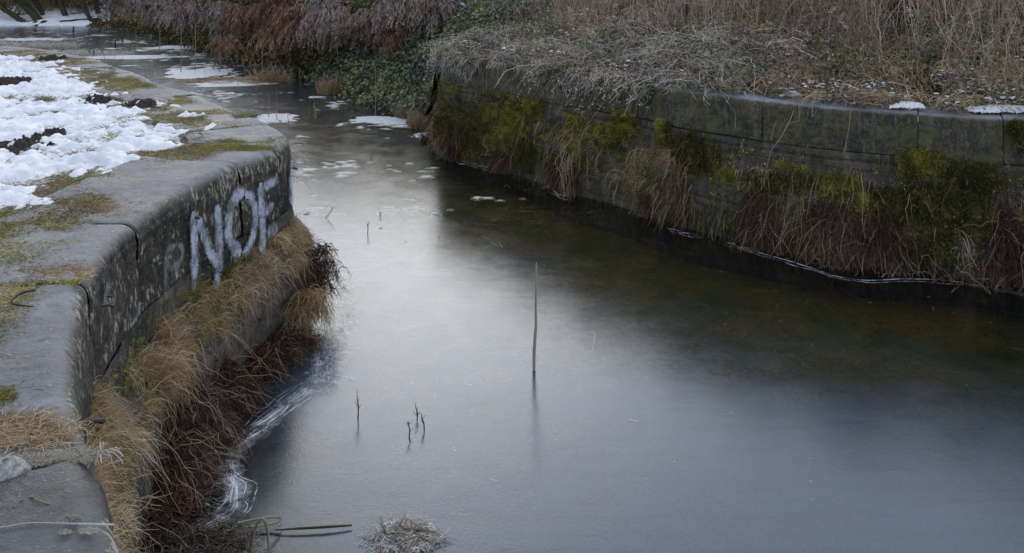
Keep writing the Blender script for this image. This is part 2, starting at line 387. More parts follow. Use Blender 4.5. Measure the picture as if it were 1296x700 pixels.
def mat_ice():
    m = NM('canal_ice'); v = m.pos(); fr = m.attr('frost')
    n1 = m.noise(v, 3.0, 5, .6, .6); n2 = m.noise(v, 90, 3, .8)
    mp = m.n('Mapping'); mp.inputs['Scale'].default_value = (1.2, 9, 1); mp.inputs['Rotation'].default_value = (0, 0, .12); m.l(v, mp.inputs[0])
    band = m.noise(mp.outputs[0], 1.1, 5, .6, .4)
    f = m.math('MULTIPLY', fr, m.val(n1, .25, .7, .9, 1.05))
    f = m.math('MULTIPLY', f, m.val(band, .35, .6, .85, 1.0))
    f = m.math('MULTIPLY', f, m.val(n2, .36, .56, .72, 1.1))
    tr = m.n('BsdfTransparent'); tr.inputs[0].default_value = (.66, .66, .46, 1)
    df = m.n('BsdfDiffuse'); df.inputs[0].default_value = (.040, .062, .092, 1)
    base = m.n('MixShader'); m.l(f, base.inputs[0]); m.l(tr.outputs[0], base.inputs[1]); m.l(df.outputs[0], base.inputs[2])
    gl = m.n('BsdfGlossy'); gl.inputs['Color'].default_value = (.90, .96, 1, 1)
    m.l(m.val(n1, .3, .7, .13, .19), gl.inputs['Roughness'])
    fn = m.n('Fresnel'); fn.inputs['IOR'].default_value = 1.33
    bp = m.n('Bump'); bp.inputs['Strength'].default_value = .22; bp.inputs['Distance'].default_value = .004
    m.l(m.math('ADD', m.noise(v, 45, 3, .7), m.math('MULTIPLY', n1, 2.0)), bp.inputs['Height'])
    m.l(bp.outputs[0], gl.inputs['Normal']); m.l(bp.outputs[0], fn.inputs['Normal'])
    mx = m.n('MixShader'); m.l(fn.outputs[0], mx.inputs[0]); m.l(base.outputs[0], mx.inputs[1]); m.l(gl.outputs[0], mx.inputs[2])
    m.l(mx.outputs[0], m.out.inputs[0]); return m.m
def mat_bed():
    m = NM('canal_bed_silt'); v = m.pos()
    n1 = m.noise(v, .9, 6, .65, .8); n2 = m.noise(v, 14, 5, .7, 1.5)
    col = m.ramp(n1, [(.3, (.035, .04, .014)), (.48, (.085, .09, .026)), (.58, (.14, .10, .04)), (.7, (.12, .125, .035))])
    col = m.mix(.85, col, m.ramp(n2, [(.3, (.3, .3, .3)), (.7, (1.7, 1.6, 1.4))]), 'MULTIPLY')
    return m.done(col, 1, 0)
M['ice'] = mat_ice(); M['bed'] = mat_bed()

# ---------------------------------------------------------------- plan curves
LEFT = [(-.4, 1.1), (-.72, 1.7), (-1.04, 2.34), (-1.20, 2.58), (-1.39, 2.87), (-1.58, 3.18), (-1.79, 3.57), (-1.945, 3.885), (-2.085, 4.26), (-2.19, 4.656),
        (-2.245, 5.01), (-2.27, 5.32), (-2.27, 5.71), (-2.235, 6.17), (-2.16, 6.64), (-2.05, 7.02), (-1.965, 7.32), (-1.96, 7.62), (-2.05, 7.93), (-2.25, 8.3),
        (-2.56, 8.76), (-2.85, 9.12), (-3.29, 9.72), (-3.6, 10.17), (-3.95, 10.55), (-4.46, 11.1), (-4.94, 11.8), (-5.33, 12.3), (-6.1, 13.2), (-7.0, 14.3), (-8.2, 15.3), (-9.5, 16.0), (-12, 16.8)]
LC, LS = smooth_curve(LEFT)
RIGHT = [(-.75, 15.6), (-1.0, 14.9), (-1.12, 14.3), (-1.12, 13.9), (-.9, 13.6), (.29, 12.3), (.86, 11.52), (1.55, 10.77), (1.98, 10.12), (2.81, 9.36), (3.34, 8.98), (3.83, 8.74), (4.83, 8.28), (6.0, 7.8), (8.5, 7.0), (11, 6.4)]
RC, RS = smooth_curve(RIGHT)
FAR = [(-.75, 15.6), (-1.5, 16.3), (-2.8, 18.2), (-3.9, 20.2), (-4.9, 21.6), (-6.9, 24.5), (-10.2, 28.9), (-14.5, 34.8), (-17.9, 38.8), (-23.3, 39.6), (-45, 39.9)]
FC, FS = smooth_curve(FAR, .05)
def frame_on(curve, ss, s, water_side):
    p = np.stack([np.interp(s, ss, curve[:, i]) for i in (0, 1)], -1)
    q = np.stack([np.interp(np.asarray(s)+.06, ss, curve[:, i]) for i in (0, 1)], -1) - np.stack([np.interp(np.asarray(s)-.06, ss, curve[:, i]) for i in (0, 1)], -1)
    t = nrm(q); n = np.stack([t[..., 1], -t[..., 0]], -1)*water_side
    return p, t, n
def s_of(curve, ss, x, d):
    return ss[((curve[:, 0]-x)**2+(curve[:, 1]-d)**2).argmin()]

class Wall:
    def __init__(s, curve, ss, side, h, zj, zl, ledge, batter, width, rad):
        s.c, s.ss, s.side, s.h, s.zj, s.zl, s.ledge, s.batter, s.width, s.rad = curve, ss, side, h, zj, zl, ledge, batter, width, rad
    def out(s, z):
        z = np.asarray(z, float)
        return (s.h-z)*s.batter + s.ledge*sstep(s.zl+.05, s.zl-.04, z)
    def pt(s, sv, z, o=0.0):
        p, t, n = frame_on(s.c, s.ss, sv, s.side); k = (s.out(z)+o)
        return np.concatenate([p+n*np.asarray(k)[..., None], np.broadcast_to(np.asarray(z, float)[..., None], p.shape[:-1]+(1,))], -1)
    def nr(s, sv):
        p, t, n = frame_on(s.c, s.ss, sv, s.side); return np.concatenate([n, np.zeros(n.shape[:-1]+(1,))], -1)
    def hit(s, x, y, smin=0, smax=1e9):
        """where the line of sight through photo pixel (x, y) meets the face: (s, z)"""
        sv = s.ss[(s.ss > smin) & (s.ss < smax)]; best = None; z = np.full(len(sv), .8)
        for _ in range(4):
            q = s.pt(sv, z); z = H-(y-YH)*q[:, 1]/F; z = np.clip(z, -.2, s.h)
        px = CX+F*q[:, 0]/q[:, 1]; k = np.abs(px-x).argmin(); return sv[k], float(z[k])
WL = Wall(LC, LS, 1, 1.5, .94, .64, .13, .05, .85, .10)
WR = Wall(RC, RS, 1, 1.56, 1.12, .64, .06, .03, .5, .05)
# which side is water? test: the left wall's water is to +x
def _fix(Wx, towards):
    k = len(Wx.c)//3; p, t, n = frame_on(Wx.c, Wx.ss, Wx.ss[k], 1)
    if np.dot(n, np.array(towards)-p) < 0: Wx.side = -1
_fix(WL, (0, 5.0)); _fix(WR, (-1.0, 9.0))

def block_offset(Wx, s, z, joints, seed):
    """stone-by-stone set-back, joint grooves and worn surface, metres outward"""
    o = (fbm(s*2.2, z*2.5, 0, 4, seed)-.5)*.05 + (fbm(s*9, z*9, 3, 4, seed+5)-.5)*.028 + (vnoise(s*38, z*38, 0, seed+9)-.5)*.008
    return o
def stretch_course(Wx, name, s0, s1, z1, z0, mat, parent, seed, step=.012, joint_every=None, label=None):
    sv = np.linspace(s0, s1, max(3, int((s1-s0)/step))); zv = np.linspace(z1, z0, max(3, int((z1-z0)/step)))
    S, Z = np.meshgrid(sv, zv, indexing='ij')
    o = block_offset(Wx, S, Z, None, seed)
    if joint_every:   # courses below the coping: grooves between stones
        row = np.floor((Z+10)/.315); zz = (Z+10)/.315-row; sh = (row % 2)*.37+row*.11
        cc = (S+sh)/joint_every; fr = cc-np.floor(cc)
        g = np.maximum(np.exp(-((np.minimum(zz, 1-zz))*.315/.009)**2), np.exp(-((np.minimum(fr, 1-fr))*joint_every/.009)**2))
        o = o - .022*g + (vnoise(np.floor(cc)*7.3, row*3.1, 0, seed)-.5)*.03
    V = Wx.pt(S, Z, o)
    return mesh_obj(name, V.reshape(-1, 3), grid_quads(len(sv), len(zv))[:, ::-1] if Wx.side < 0 else grid_quads(len(sv), len(zv)), mat, (0, 0, 0), parent,
                    {'along': np.ones(S.size)}, True, np.stack([S.ravel(), Z.ravel()], 1))
def coping_stone(Wx, s0, s1, mat, parent, seed, step=.016, tilt=0.0, lift=0.0, wet=0.0):
    h, r, w_ = Wx.h, Wx.rad, Wx.width
    tr = [(-w_+i*(w_-r)/44, 0) for i in range(45)]
    ar = [(-r+r*math.sin(a), -r+r*math.cos(a)) for a in np.linspace(0, math.pi/2, 10)[1:]]
    dn = [(0, -r-(h-r-Wx.zj)*t) for t in np.linspace(0, 1, 36)[1:]]
    pr = np.array([(-w_, -.2)]+tr+ar+dn+[(-.08, -(h-Wx.zj))])
    along = np.clip((pr[:, 0]*0 + np.concatenate([[0]*46, np.linspace(.1, 1, 9), [1]*36])), 0, 1)
    vlen = np.concatenate([[0], np.cumsum(np.linalg.norm(np.diff(pr, axis=0), axis=1))])
    gap = .004
    sv = np.concatenate([[s0+gap], np.linspace(s0+gap+.004, s1-gap-.004, max(6, int((s1-s0)/step))), [s1-gap]])
    n0, n1 = len(sv), len(pr)
    p, t, n = frame_on(Wx.c, Wx.ss, sv, Wx.side)
    S = np.repeat(sv, n1).reshape(n0, n1); A = np.tile(along, (n0, 1)); VL = np.tile(vlen, (n0, 1))
    end = (.45 if Wx.rad > .07 else .15)*np.exp(-np.minimum(S-s0, s1-S)/.014)            # worn arrises at the joints
    lump = (fbm(S*1.6, VL*1.8, 0, 4, seed)-.5)*.05 + (fbm(S*8, VL*8, 1, 4, seed+3)-.5)*.022 + (vnoise(S*36, VL*36, 0, seed+8)-.5)*.007
    o = lump*A - end*.03
    up = lump*.5*(1-A) - end*.03*(1-A) + lift + tilt*(S-(s0+s1)/2)
    off = pr[None, :, 0] + o; off = off + np.where(pr[None, :, 1] < -r, (-pr[None, :, 1])*Wx.batter, 0)
    XY = p[:, None, :] + n[:, None, :]*off[..., None]
    Z = h + pr[None, :, 1] + up
    V = np.concatenate([XY, Z[..., None]], -1)
    Q = grid_quads(n0, n1)
    if Wx.side > 0: Q = Q[:, ::-1]
    return mesh_obj('coping_stone', V.reshape(-1, 3), Q, mat, (0, 0, 0), parent, {'along': A.ravel(), 'wet': np.full(A.size, wet)}, True, np.stack([S.ravel(), VL.ravel()], 1))

# ---------------------------------------------------------------- setting: ice, bed, grounds
x0, x1, y0, y1, st = -46, 14, .2, 46, .1
xs = np.concatenate([np.arange(x0, -6, .5), np.arange(-6, 12, .08), np.arange(12, 15, .5)]); ys = np.concatenate([np.arange(.2, 20, .08), np.arange(20, 46, .3)])
X, Y = np.meshgrid(xs, ys, indexing='ij')
dR = np.abs(sdist(X, Y, RC)); dL = np.abs(sdist(X, Y, LC))
nz = fbm(X*.5, Y*.5, 0, 4, 3)
frost = .95*sstep(1.4, 4.4, dR+2.4*(nz-.5))*sstep(.25+.25*sstep(6.2, 5.4, Y), 1.0+.5*sstep(6.2, 5.4, Y), dL+.5*(nz-.5)-.5*sstep(5.0, 4.0, Y)*sstep(-.9, -1.6, X))  # frost, also thinned by the near left wall to paint its dark reflection
frost *= 1-.75*sstep(9.5, 11.5, Y+1.2*(nz-.5))
_p = P(1045, 468); frost *= 1-.75*np.exp(-(((X-_p[0])/1.0)**2+((Y-_p[1])/.30)**2))
_p = P(960, 420); frost *= 1-.6*np.exp(-(((X-_p[0])/1.2)**2+((Y-_p[1])/.5)**2))
frost = np.maximum(frost, .04)
V = np.stack([X, Y, np.zeros_like(X)], -1).reshape(-1, 3)
ice = mesh_obj('canal_water', V, grid_quads(len(xs), len(ys)), M['ice'], attrs={'frost': frost.ravel()}); tag(ice, kind='structure')
xs = np.arange(-46, 15, .25); ys = np.arange(.2, 46, .25); X, Y = np.meshgrid(xs, ys, indexing='ij')
Z = -.42+.16*fbm(X*.7, Y*.7, 0, 4, 8)
bed = mesh_obj('canal_bed', np.stack([X, Y, Z], -1).reshape(-1, 3), grid_quads(len(xs), len(ys)), M['bed']); tag(bed, kind='structure')

def masked_grid(xs, ys, Zf, keep):
    X, Y = np.meshgrid(xs, ys, indexing='ij'); Z = Zf(X, Y); K = keep(X, Y, Z).ravel()
    Q = grid_quads(len(xs), len(ys)); Q = Q[K[Q].any(1)]
    used = np.unique(Q); remap = -np.ones(X.size, int); remap[used] = np.arange(len(used))
    return np.stack([X, Y, Z], -1).reshape(-1, 3)[used], remap[Q]
SL = sdist(np.array([-5.0]), np.array([6.0]), LC)[0]; SLs = 1 if SL > 0 else -1     # + = landward
SNOWB = [(-2.2, 2.2), (-2.6, 4.0), (-2.94, 4.99), (-2.96, 5.5), (-3.1, 6.0), (-2.98, 6.55), (-2.78, 7.2), (-2.72, 7.8), (-2.9, 8.26), (-3.15, 8.76), (-3.55, 9.12), (-4.25, 10.06), (-4.95, 10.9), (-5.7, 11.9), (-6.6, 13.1), (-7.6, 14.1), (-9, 15.0), (-12, 16.2)]
SBC, _ = smooth_curve(SNOWB)
MOLE = [(18, 187, .42, 'largest dark molehill at the left edge of the snow with pale straw on it'), (17, 105, .42, 'long dark molehill far back on the snow beside the left edge'),
        (125, 128, .26, 'low dark molehill streak in the middle of the snow'), (182, 133, .28, 'dark molehill nearest the flooded flagstones'), (62, 173, .24, 'small thin molehill just right of the largest one'),
        (66, 75, .3, 'small scattered molehill on the far rim of the snow')]
def ground_z(X, Y):
    dl = sdist(X, Y, LC)*SLs
    z = 1.475 + (fbm(X*1.3, Y*1.3, 0, 4, 21)-.5)*.05 - .12*sstep(WL.width-.03, WL.width-.2, dl)
    far = sstep(13.5, 17.5, Y-.15*(X+8))
    return z - far*.25*np.clip(dl, 0, 0) - 0*far
gv, gq = masked_grid(np.arange(-14, -.4, .05), np.arange(.4, 17.2, .05), ground_z, lambda X, Y, Z: sdist(X, Y, LC)*SLs > WL.width-.25)
tag(mesh_obj('meadow_ground', gv, gq, M['soil']), kind='structure')
def snow_z(X, Y):
    dsn = sdist(X, Y, SBC)*SLs; n = fbm(X*4.2, Y*4.2, 0, 5, 31); n2 = fbm(X*1.1, Y*1.1, 0, 3, 32); n3 = vnoise(X*21, Y*21, 0, 33)
    n4 = fbm(X*13, Y*9, 0, 3, 36)
    th = .045*sstep(-.08, .55, dsn+.55*(n-.5)) + .10*(n-.47) + .05*(n2-.5) + .022*(n3-.5) + .12*(n4-.5) - .018
    th += .012*sstep(0, .6, dsn); th -= .08*sstep(.02, -.20, dsn+.5*(n-.5))
    return 1.475 + (fbm(X*1.3, Y*1.3, 0, 4, 21)-.5)*.05 + th
sv_, sq_ = masked_grid(np.arange(-12, -2.2, .022), np.arange(3.6, 16.3, .026), snow_z, lambda X, Y, Z: (sdist(X, Y, SBC)*SLs > -.3) & (sdist(X, Y, LC)*SLs > .12) & (Z > 1.40))
tag(mesh_obj('snow', sv_, sq_, M['snow']), kind='structure')

# far and right banks: one terrain
LAND = np.vstack([FC[::-1][:, :2][:-1], RC])          # west to east along the water
LANDc, _ = smooth_curve(LAND[::10], .05)
SB = 1 if sdist(np.array([3.0]), np.array([14.0]), LANDc)[0] > 0 else -1
def bank_z(X, Y):
    d = sdist(X, Y, LANDc)*SB
    wr = sstep(-2.2, -.6, X)*sstep(17.5, 15.5, Y-.2*(X+1)*0) ; wr = np.where(X > -.6, 1.0, wr)
    wt = sstep(31, 38, Y-.35*(X+18)*0)*sstep(-11, -15, X)
    n = fbm(X*.7, Y*.7, 0, 4, 41)
    zr = 1.50 + .30*np.clip(d-.35, 0, 6) + (n-.5)*.35*sstep(.3, 1.2, d)
    zf = np.clip(-.15+1.15*d, -.3, 1.7) + .28*np.clip(d-1.6, 0, 3) + (n-.5)*.5*sstep(.1, 1, d)
    zt = -.1 + .25*sstep(0, 1, d) + .10*np.clip(d, 0, 12) + (n-.5)*.3*sstep(0, 1, d)
    z = zf*(1-wr)+zr*wr; z = z*(1-wt)+zt*wt
    z = np.where((wr > .5) & (d < .12), 1.3, z)
    return z
bv, bq = masked_grid(np.arange(-46, 16, .12), np.arange(6.0, 62, .12), bank_z, lambda X, Y, Z: sdist(X, Y, LANDc)*SB > np.where(Y < 15.6, .30, -.3))
tag(mesh_obj('bank_ground', bv, bq, M['bank']), kind='structure')
def on_bank(X, Y):
    return np.stack([X, Y, bank_z(X, Y)], -1)
# ground sheet far beyond, under everything
gs = MB(); gs.add(np.array([[-900, 55, -.3], [900, 55, -.3], [900, 1500, 2.0], [-900, 1500, 2.0]], float), np.array([[0, 1, 2, 3]]), 0, 0)
tag(gs.build('far_ground', M['bank'], smooth=False), kind='structure')
def tsnow_z(X, Y): return bank_z(X, Y)+.05+.35*(fbm(X*.8, Y*1.2, 0, 4, 55)-.5)
tv, tq = masked_grid(np.arange(-40, -14, .12), np.arange(38, 52, .12), tsnow_z, lambda X, Y, Z: sdist(X, Y, LANDc)*SB > .1)
tag(mesh_obj('far_snow', tv, tq, M['snow']), kind='structure')

# ---------------------------------------------------------------- left wall
lw = empty('canal_wall', (-2.2, 5.5, 0)); tag(lw, 'curved stone lock wall on the left with white graffiti and worn coping stones', 'wall')
joint_px = [(118, 575), (112, 352), (182, 281), (305, 207), (356, 187)]
js = []
for (x, y) in joint_px:
    q = P(x, y, 1.5); js.append(s_of(LC, LS, q[0], q[1]))
js = [.05] + sorted(js)
while js[-1] < LS[-1]-1.6: js.append(js[-1]+1.15+.3*math.sin(len(js)*2.1))
js[-1] = LS[-1]-.05
for i in range(len(js)-1):
    far_ = i > 7
    coping_stone(WL, js[i], js[i+1], M['coping_l'], lw, 100+i, .016 if not far_ else .04, tilt=.008*math.sin(i*3), lift=.006*math.cos(i*2.3), wet=(.9, .25, .0, .15, .3, .1)[i] if i < 6 else .1)
s_far = s_of(LC, LS, -2.6, 8.8)
def core(Wx, parent, mat):
    sv = np.arange(.1, Wx.ss[-1]-.2, .05); zv = np.linspace(Wx.h-.10, Wx.zj-.05, 6); S, Z = np.meshgrid(sv, zv, indexing='ij')
    V = Wx.pt(S, Z, -.045); mesh_obj('wall_core', V.reshape(-1, 3), grid_quads(len(sv), 6), mat, (0, 0, 0), parent, {'along': np.ones(S.size)}, True, np.stack([S.ravel(), Z.ravel()], 1))
    o_ = np.linspace(-Wx.width+.05, -.11, 5); S, O = np.meshgrid(sv, o_, indexing='ij'); V = Wx.pt(S, np.full(S.shape, Wx.h-.045), O)
    mesh_obj('wall_core_top', V.reshape(-1, 3), grid_quads(len(sv), 5), M['bank'], (0, 0, 0), parent, {'along': np.ones(S.size)}, True, np.stack([S.ravel(), O.ravel()], 1))
core(WL, lw, M['face_l'])
stretch_course(WL, 'wall_face', .05, s_far, WL.zj-.006, -.5, M['face_l'], lw, 61, .013, .74)
stretch_course(WL, 'back_wall_face', s_far, LS[-1]-.1, WL.zj-.006, -.5, M['face_l'], lw, 62, .06)

def stroke(Wx, pts, width, mb, edge=.5, smin=0, smax=1e9, off=.022):
    """a sprayed stroke: photo points mapped on the wall face, a soft-edged ribbon wrapped to it"""
    sz = np.array([Wx.hit(x, y, smin, smax) for x, y in pts]); sm, _ = smooth_curve(sz, .012)
    tg = nrm(np.gradient(sm, axis=0)); pn = np.stack([-tg[:, 1], tg[:, 0]], 1)
    ks = np.linspace(-1, 1, 7); cap = np.ones(len(sm))
    m = min(6, len(sm)//3); cap[:m] = np.linspace(.35, 1, m); cap[-m:] = np.linspace(1, .35, m)
    g = sm[:, None, :]+pn[:, None, :]*(ks[None, :, None]*width*1.3*cap[:, None, None])
    hh, r = Wx.h, Wx.rad
    o = block_offset(Wx, g[..., 0], g[..., 1], None, 61) if False else 0
    V = Wx.pt(g[..., 0], g[..., 1], off)
    al = np.tile(1-np.abs(ks)**2.0, (len(sm), 1)); al[0] = al[-1] = 0
    mb.add(V.reshape(-1, 3), grid_quads(len(sm), 7), .5, al.ravel())
sA = s_of(LC, LS, -1.8, 3.6); sN = s_of(LC, LS, -1.962, 7.45)
mb = MB()
# N
stroke(WL, [(241, 266), (242, 300), (243, 335), (244, 356)], .062, mb, smin=sA, smax=sN)
stroke(WL, [(246, 275), (254, 297), (263, 320), (273, 338)], .05, mb, smin=sA, smax=sN)
stroke(WL, [(271, 258), (273, 285), (275, 320), (273, 350), (270, 362)], .062, mb, smin=sA, smax=sN)
# O
stroke(WL, [(306, 243), (296, 248), (288, 268), (286, 292), (290, 308), (303, 322)], .058, mb, smin=sA, smax=sN)
stroke(WL, [(306, 243), (316, 253), (320, 272), (318, 292), (311, 312), (303, 324)], .045, mb, smin=sA, smax=sN)
# F
stroke(WL, [(327, 230), (329, 260), (330, 290), (330, 322)], .052, mb, smin=sA, smax=sN)
stroke(WL, [(329, 236), (338, 233), (348, 227)], .048, mb, smin=sA, smax=sN)
stroke(WL, [(330, 273), (338, 264), (345, 257)], .04, mb, smin=sA, smax=sN)
stroke(WL, [(335, 297), (342, 291), (349, 283)], .06, mb, smin=sA, smax=sN)
stroke(WL, [(367, 202), (366.5, 225), (367, 262)], .10, mb, smin=sA, smax=sN+.25)
mb.build('graffiti', M['paint'], parent=lw)
mb = MB()
stroke(WL, [(220, 309), (209, 316), (208, 330), (214, 338), (224, 332), (227, 316), (220, 309)], .028, mb, smin=sA, smax=sN)
stroke(WL, [(205, 322), (206, 350), (207, 380)], .03, mb, smin=sA, smax=sN)
stroke(WL, [(134, 357), (131, 368), (128, 376), (124, 388)], .04, mb, smin=sA, smax=sN)
stroke(WL, [(153, 420), (154, 400)], .03, mb, smin=sA, smax=sN); stroke(WL, [(171, 400), (172, 380)], .03, mb, smin=sA, smax=sN)
for (x, ya, yb, wd_) in [(239, 350, 372, .016), (245, 356, 386, .012), (268, 352, 374, .014), (274, 355, 380, .012), (290, 312, 332, .014), (300, 322, 350, .02), (308, 316, 338, .016), (330, 318, 334, .014), (296, 318, 340, .03), (242, 348, 366, .035), (271, 352, 368, .035)]:
    stroke(WL, [(x, ya), (x+.5, (ya+yb)/2), (x+1, yb)], wd_, mb, smin=sA, smax=sN)
mb.build('faded_graffiti', M['paint_faint'], parent=lw)
# iron pegs sticking out of the wall
for (x, y, ln, r, s_hi) in [(113, 531, .075, .011, None), (130, 387, .055, .008, None), (131, 375, .045, .007, None), (243, 275, .055, .010, None), (368, 213, .06, .012, sN+.2)]:
    if y == 531: s_, z_ = s_of(LC, LS, -1.56, 3.14), 1.41
    else: s_, z_ = WL.hit(x, y, sA if s_hi is None else sN-.3, sN if s_hi is None else s_hi)
    a = WL.pt(np.array([s_]), np.array([z_]), -.05)[0]; n = WL.nr(np.array([s_]))[0]; t = np.array([n[1], -n[0], 0])
    pts = np.array([a, a+n*(ln*.6+.05), a+n*(ln*.95+.05)+np.array([0, 0, -.008]), a+n*(ln+.05)+np.array([0, 0, -.012])])[None]
    MB().strands(pts, np.array([[r*.8, r*.8, r, r*.45]]), 8, np.array([.5])).build('iron_peg', M['iron'], parent=lw)

# ---------------------------------------------------------------- right wall
rw_ = empty('canal_wall', (2.0, 10.2, 0)); tag(rw_, 'long dark mossy stone lock wall on the right below the overgrown bank', 'wall')
jp = [(556, 64), (580, 68), (700, 90), (822, 106), (968, 126), (1163, 143), (1270, 149)]
js = sorted([s_of(RC, RS, *(P(x, y, 1.56)[:2])) for x, y in jp])
js = [.05]+[j for j in js if j > .3]
while js[-1] < RS[-1]-1.9: js.append(js[-1]+1.5)
js[-1] = RS[-1]-.05
for i in range(len(js)-1):
    coping_stone(WR, js[i], js[i+1], M['coping_r'], rw_, 200+i, .02, tilt=.006*math.sin(i*2.3+1), lift=.006*math.cos(i*1.7))
core(WR, rw_, M['face_r'])
RET, RETs = smooth_curve([(1.2, 19.4), (0.1, 17.2), (-.78, 15.55), (-1.02, 14.75)])
WE = Wall(RET, RETs, 1, 1.56, 1.12, .64, .05, .03, .5, .05); _fix(WE, (-3.0, 16.0))
coping_stone(WE, .05, 2.3, M['coping_r'], rw_, 231, .03); coping_stone(WE, 2.3, RETs[-1]-.02, M['coping_r'], rw_, 232, .03)
stretch_course(WE, 'return_wall_face', .05, RETs[-1]-.02, WE.zj-.006, -.5, M['face_r'], rw_, 73, .03, .92)
stretch_course(WR, 'wall_face', .05, RS[-1]-.1, WR.zj-.006, -.5, M['face_r'], rw_, 71, .018, .92)

# ---------------------------------------------------------------- plants on the walls
def fuzz(mb, Pc, Nr, size, n_per, r, spread=.7, K=3):
    """short moss hairs about points"""
    idx = np.repeat(np.arange(len(Pc)), n_per); n = len(idx); tn = np.clip(1.3*fbm(Pc[:, 0]*13, Pc[:, 2]*13, Pc[:, 1]*5, 3, 12)[idx]-.35+RNG.random(n)*.4, 0, 1)
    root = Pc[idx]+RNG.normal(size=(n, 3))*size*.25
    D = nrm(Nr[idx]+RNG.normal(size=(n, 3))*spread)
    mb.strands(arc(root, D, U(.5, 1, n)*size, .15, K, .05), taper(n, K, r, .2), 2, tn)
def wall_tuft(Wx, x, y, wpx, hpx, n, Ln, mat, name, label, cat, group=None, droop=1.0, upb=.8, r=.0022, smin=0, smax=1e9, zs=.10, clump=4, K=6, out=.0, parent_stuff=None, outb=.55, side=.35):
    """tuft of strands rooted on the wall face round photo pixel (x, y); wpx, hpx its spread in photo pixels"""
    s0, z0 = Wx.hit(x, y, smin, smax)
    q = Wx.pt(np.array([s0]), np.array([z0]))[0]; ppm = F/q[1]
    sa = Wx.hit(x-wpx/2, y, smin, smax)[0]; sb = Wx.hit(x+wpx/2, y, smin, smax)[0]; lo, hi = min(sa, sb), max(sa, sb)
    cs = U(lo, hi, clump*3); cz = z0+RNG.normal(size=clump*3)*hpx/ppm*.25
    k = RNG.integers(0, len(cs), n)
    sv = cs[k]+RNG.normal(size=n)*.05; zv = cz[k]+RNG.normal(size=n)*zs*.5
    root = Wx.pt(sv, zv, -.01+out); nn = Wx.nr(sv)
    lean = nrm(RNG.normal(size=(len(cs), 3)))[k]*side
    D = nn*outb+np.array([0, 0, upb])+lean+RNG.normal(size=(n, 3))*.3
    ll = Ln*U(.25, 1.15, n)*U(.6, 1.15, len(cs))[k]; tint = np.clip(RNG.random(len(cs))[k]*.6+RNG.random(n)*.45, 0, 1)
    mb = MB(); mb.strands(arc(root, D, ll, droop*U(.2, 1.6, n), K, .07), taper(n, K, r*U(.5, 1.6, n), .15), 2, tint); e_ = max(4, n//30); i = RNG.integers(0, n, e_); mb.strands(arc(root[i], D[i]+RNG.normal(size=(e_, 3))*.6, Ln*U(.9, 1.9, e_), U(.3, .9, e_), 9, .03), taper(e_, 9, r*.8, .3), 2, U(.6, 1, e_))
    o = mb.build(name, mat, q)
    tag(o, label, cat, group); return o
def moss(Wx, x, y, wpx, hpx, mat, name, label, cat='moss', group=None, smin=0, smax=1e9, dens=1.0, thick=.06, hair=.035, leafy=False):
    s0, z0 = Wx.hit(x, y, smin, smax); q = Wx.pt(np.array([s0]), np.array([z0]))[0]; ppm = F/q[1]
    w2 = abs(Wx.hit(x-wpx/2, y, smin, smax)[0]-Wx.hit(x+wpx/2, y, smin, smax)[0])/2; h2 = hpx/ppm/2
    n = int(420*dens*max(.4, (w2*h2*4)/.05)); n = min(n, 3500)
    # cushions: several lobes
    lob = max(4, int(w2*h2*260)); ls = RNG.normal(size=lob)*w2*.5; lz = RNG.normal(size=lob)*h2*.42; lr = U(.25, .6, lob)*min(w2, h2)+.02
    k = RNG.integers(0, lob, n); a = U(0, 2*math.pi, n); rr = np.sqrt(RNG.random(n))
    sv = s0+ls[k]+np.cos(a)*rr*lr[k]; zv = np.clip(z0+lz[k]+np.sin(a)*rr*lr[k], .02, Wx.h-.02)
    sc = RNG.random(n) < .55; sv = np.where(sc, s0+np.clip(RNG.normal(size=n), -2, 2)*w2*.5, sv); zv = np.where(sc, np.clip(z0+np.clip(RNG.normal(size=n), -2, 2)*h2*.5, .02, Wx.h-.02), zv)
    o_ = np.where(sc, thick*.45*fbm(sv*14, zv*14, 0, 3, 55), thick*.8*np.sqrt(1-rr**2*.95)*(lr[k]/lr.max()))
    Pc = Wx.pt(sv, zv, o_); Nr = nrm(Wx.nr(sv)+np.array([0, 0, .5]))
    mb = MB(); fuzz(mb, Pc, Nr, hair*.8, 6, hair*.10)
    if leafy: mb.leaves(Pc+RNG.normal(size=Pc.shape)*.01, U(.012, .028, len(Pc)), Nr, .8)
    o = mb.build(name, mat, q); tag(o, label, cat, group); return o

G1 = 'dry grass tufts along the ledge of the left wall'
LG = [(372, 288, 26, 40, 2200, .20, 'golden grass tuft capping the rounded nose of the left wall'),
      (352, 322, 40, 30, 2200, .24, 'golden grass tuft just below the F of the graffiti'),
      (318, 352, 46, 26, 2400, .26, 'long combed grass tuft under the O of the graffiti'),
      (276, 380, 46, 26, 2400, .26, 'green based grass tuft under the N of the graffiti'),
      (238, 408, 44, 26, 2300, .27, 'dry grass tuft on the ledge where the wall bends inward'),
      (206, 446, 44, 30, 2600, .30, 'large straw coloured tuft halfway along the left ledge'),
      (180, 492, 40, 36, 2600, .28, 'shaggy straw tuft hanging above the dark dead stems'),]
for (x, y, w_, h_, n, ln, lab) in LG:
    wall_tuft(WL, x, y, w_*1.7, h_*1.3, int(n*.5), ln*.78, M['ledge_grass'], 'grass_tuft', lab, 'grass tuft', G1, 1.1, .75, .0021, sA, sN+.35, .05, 4, outb=.6, side=.5)
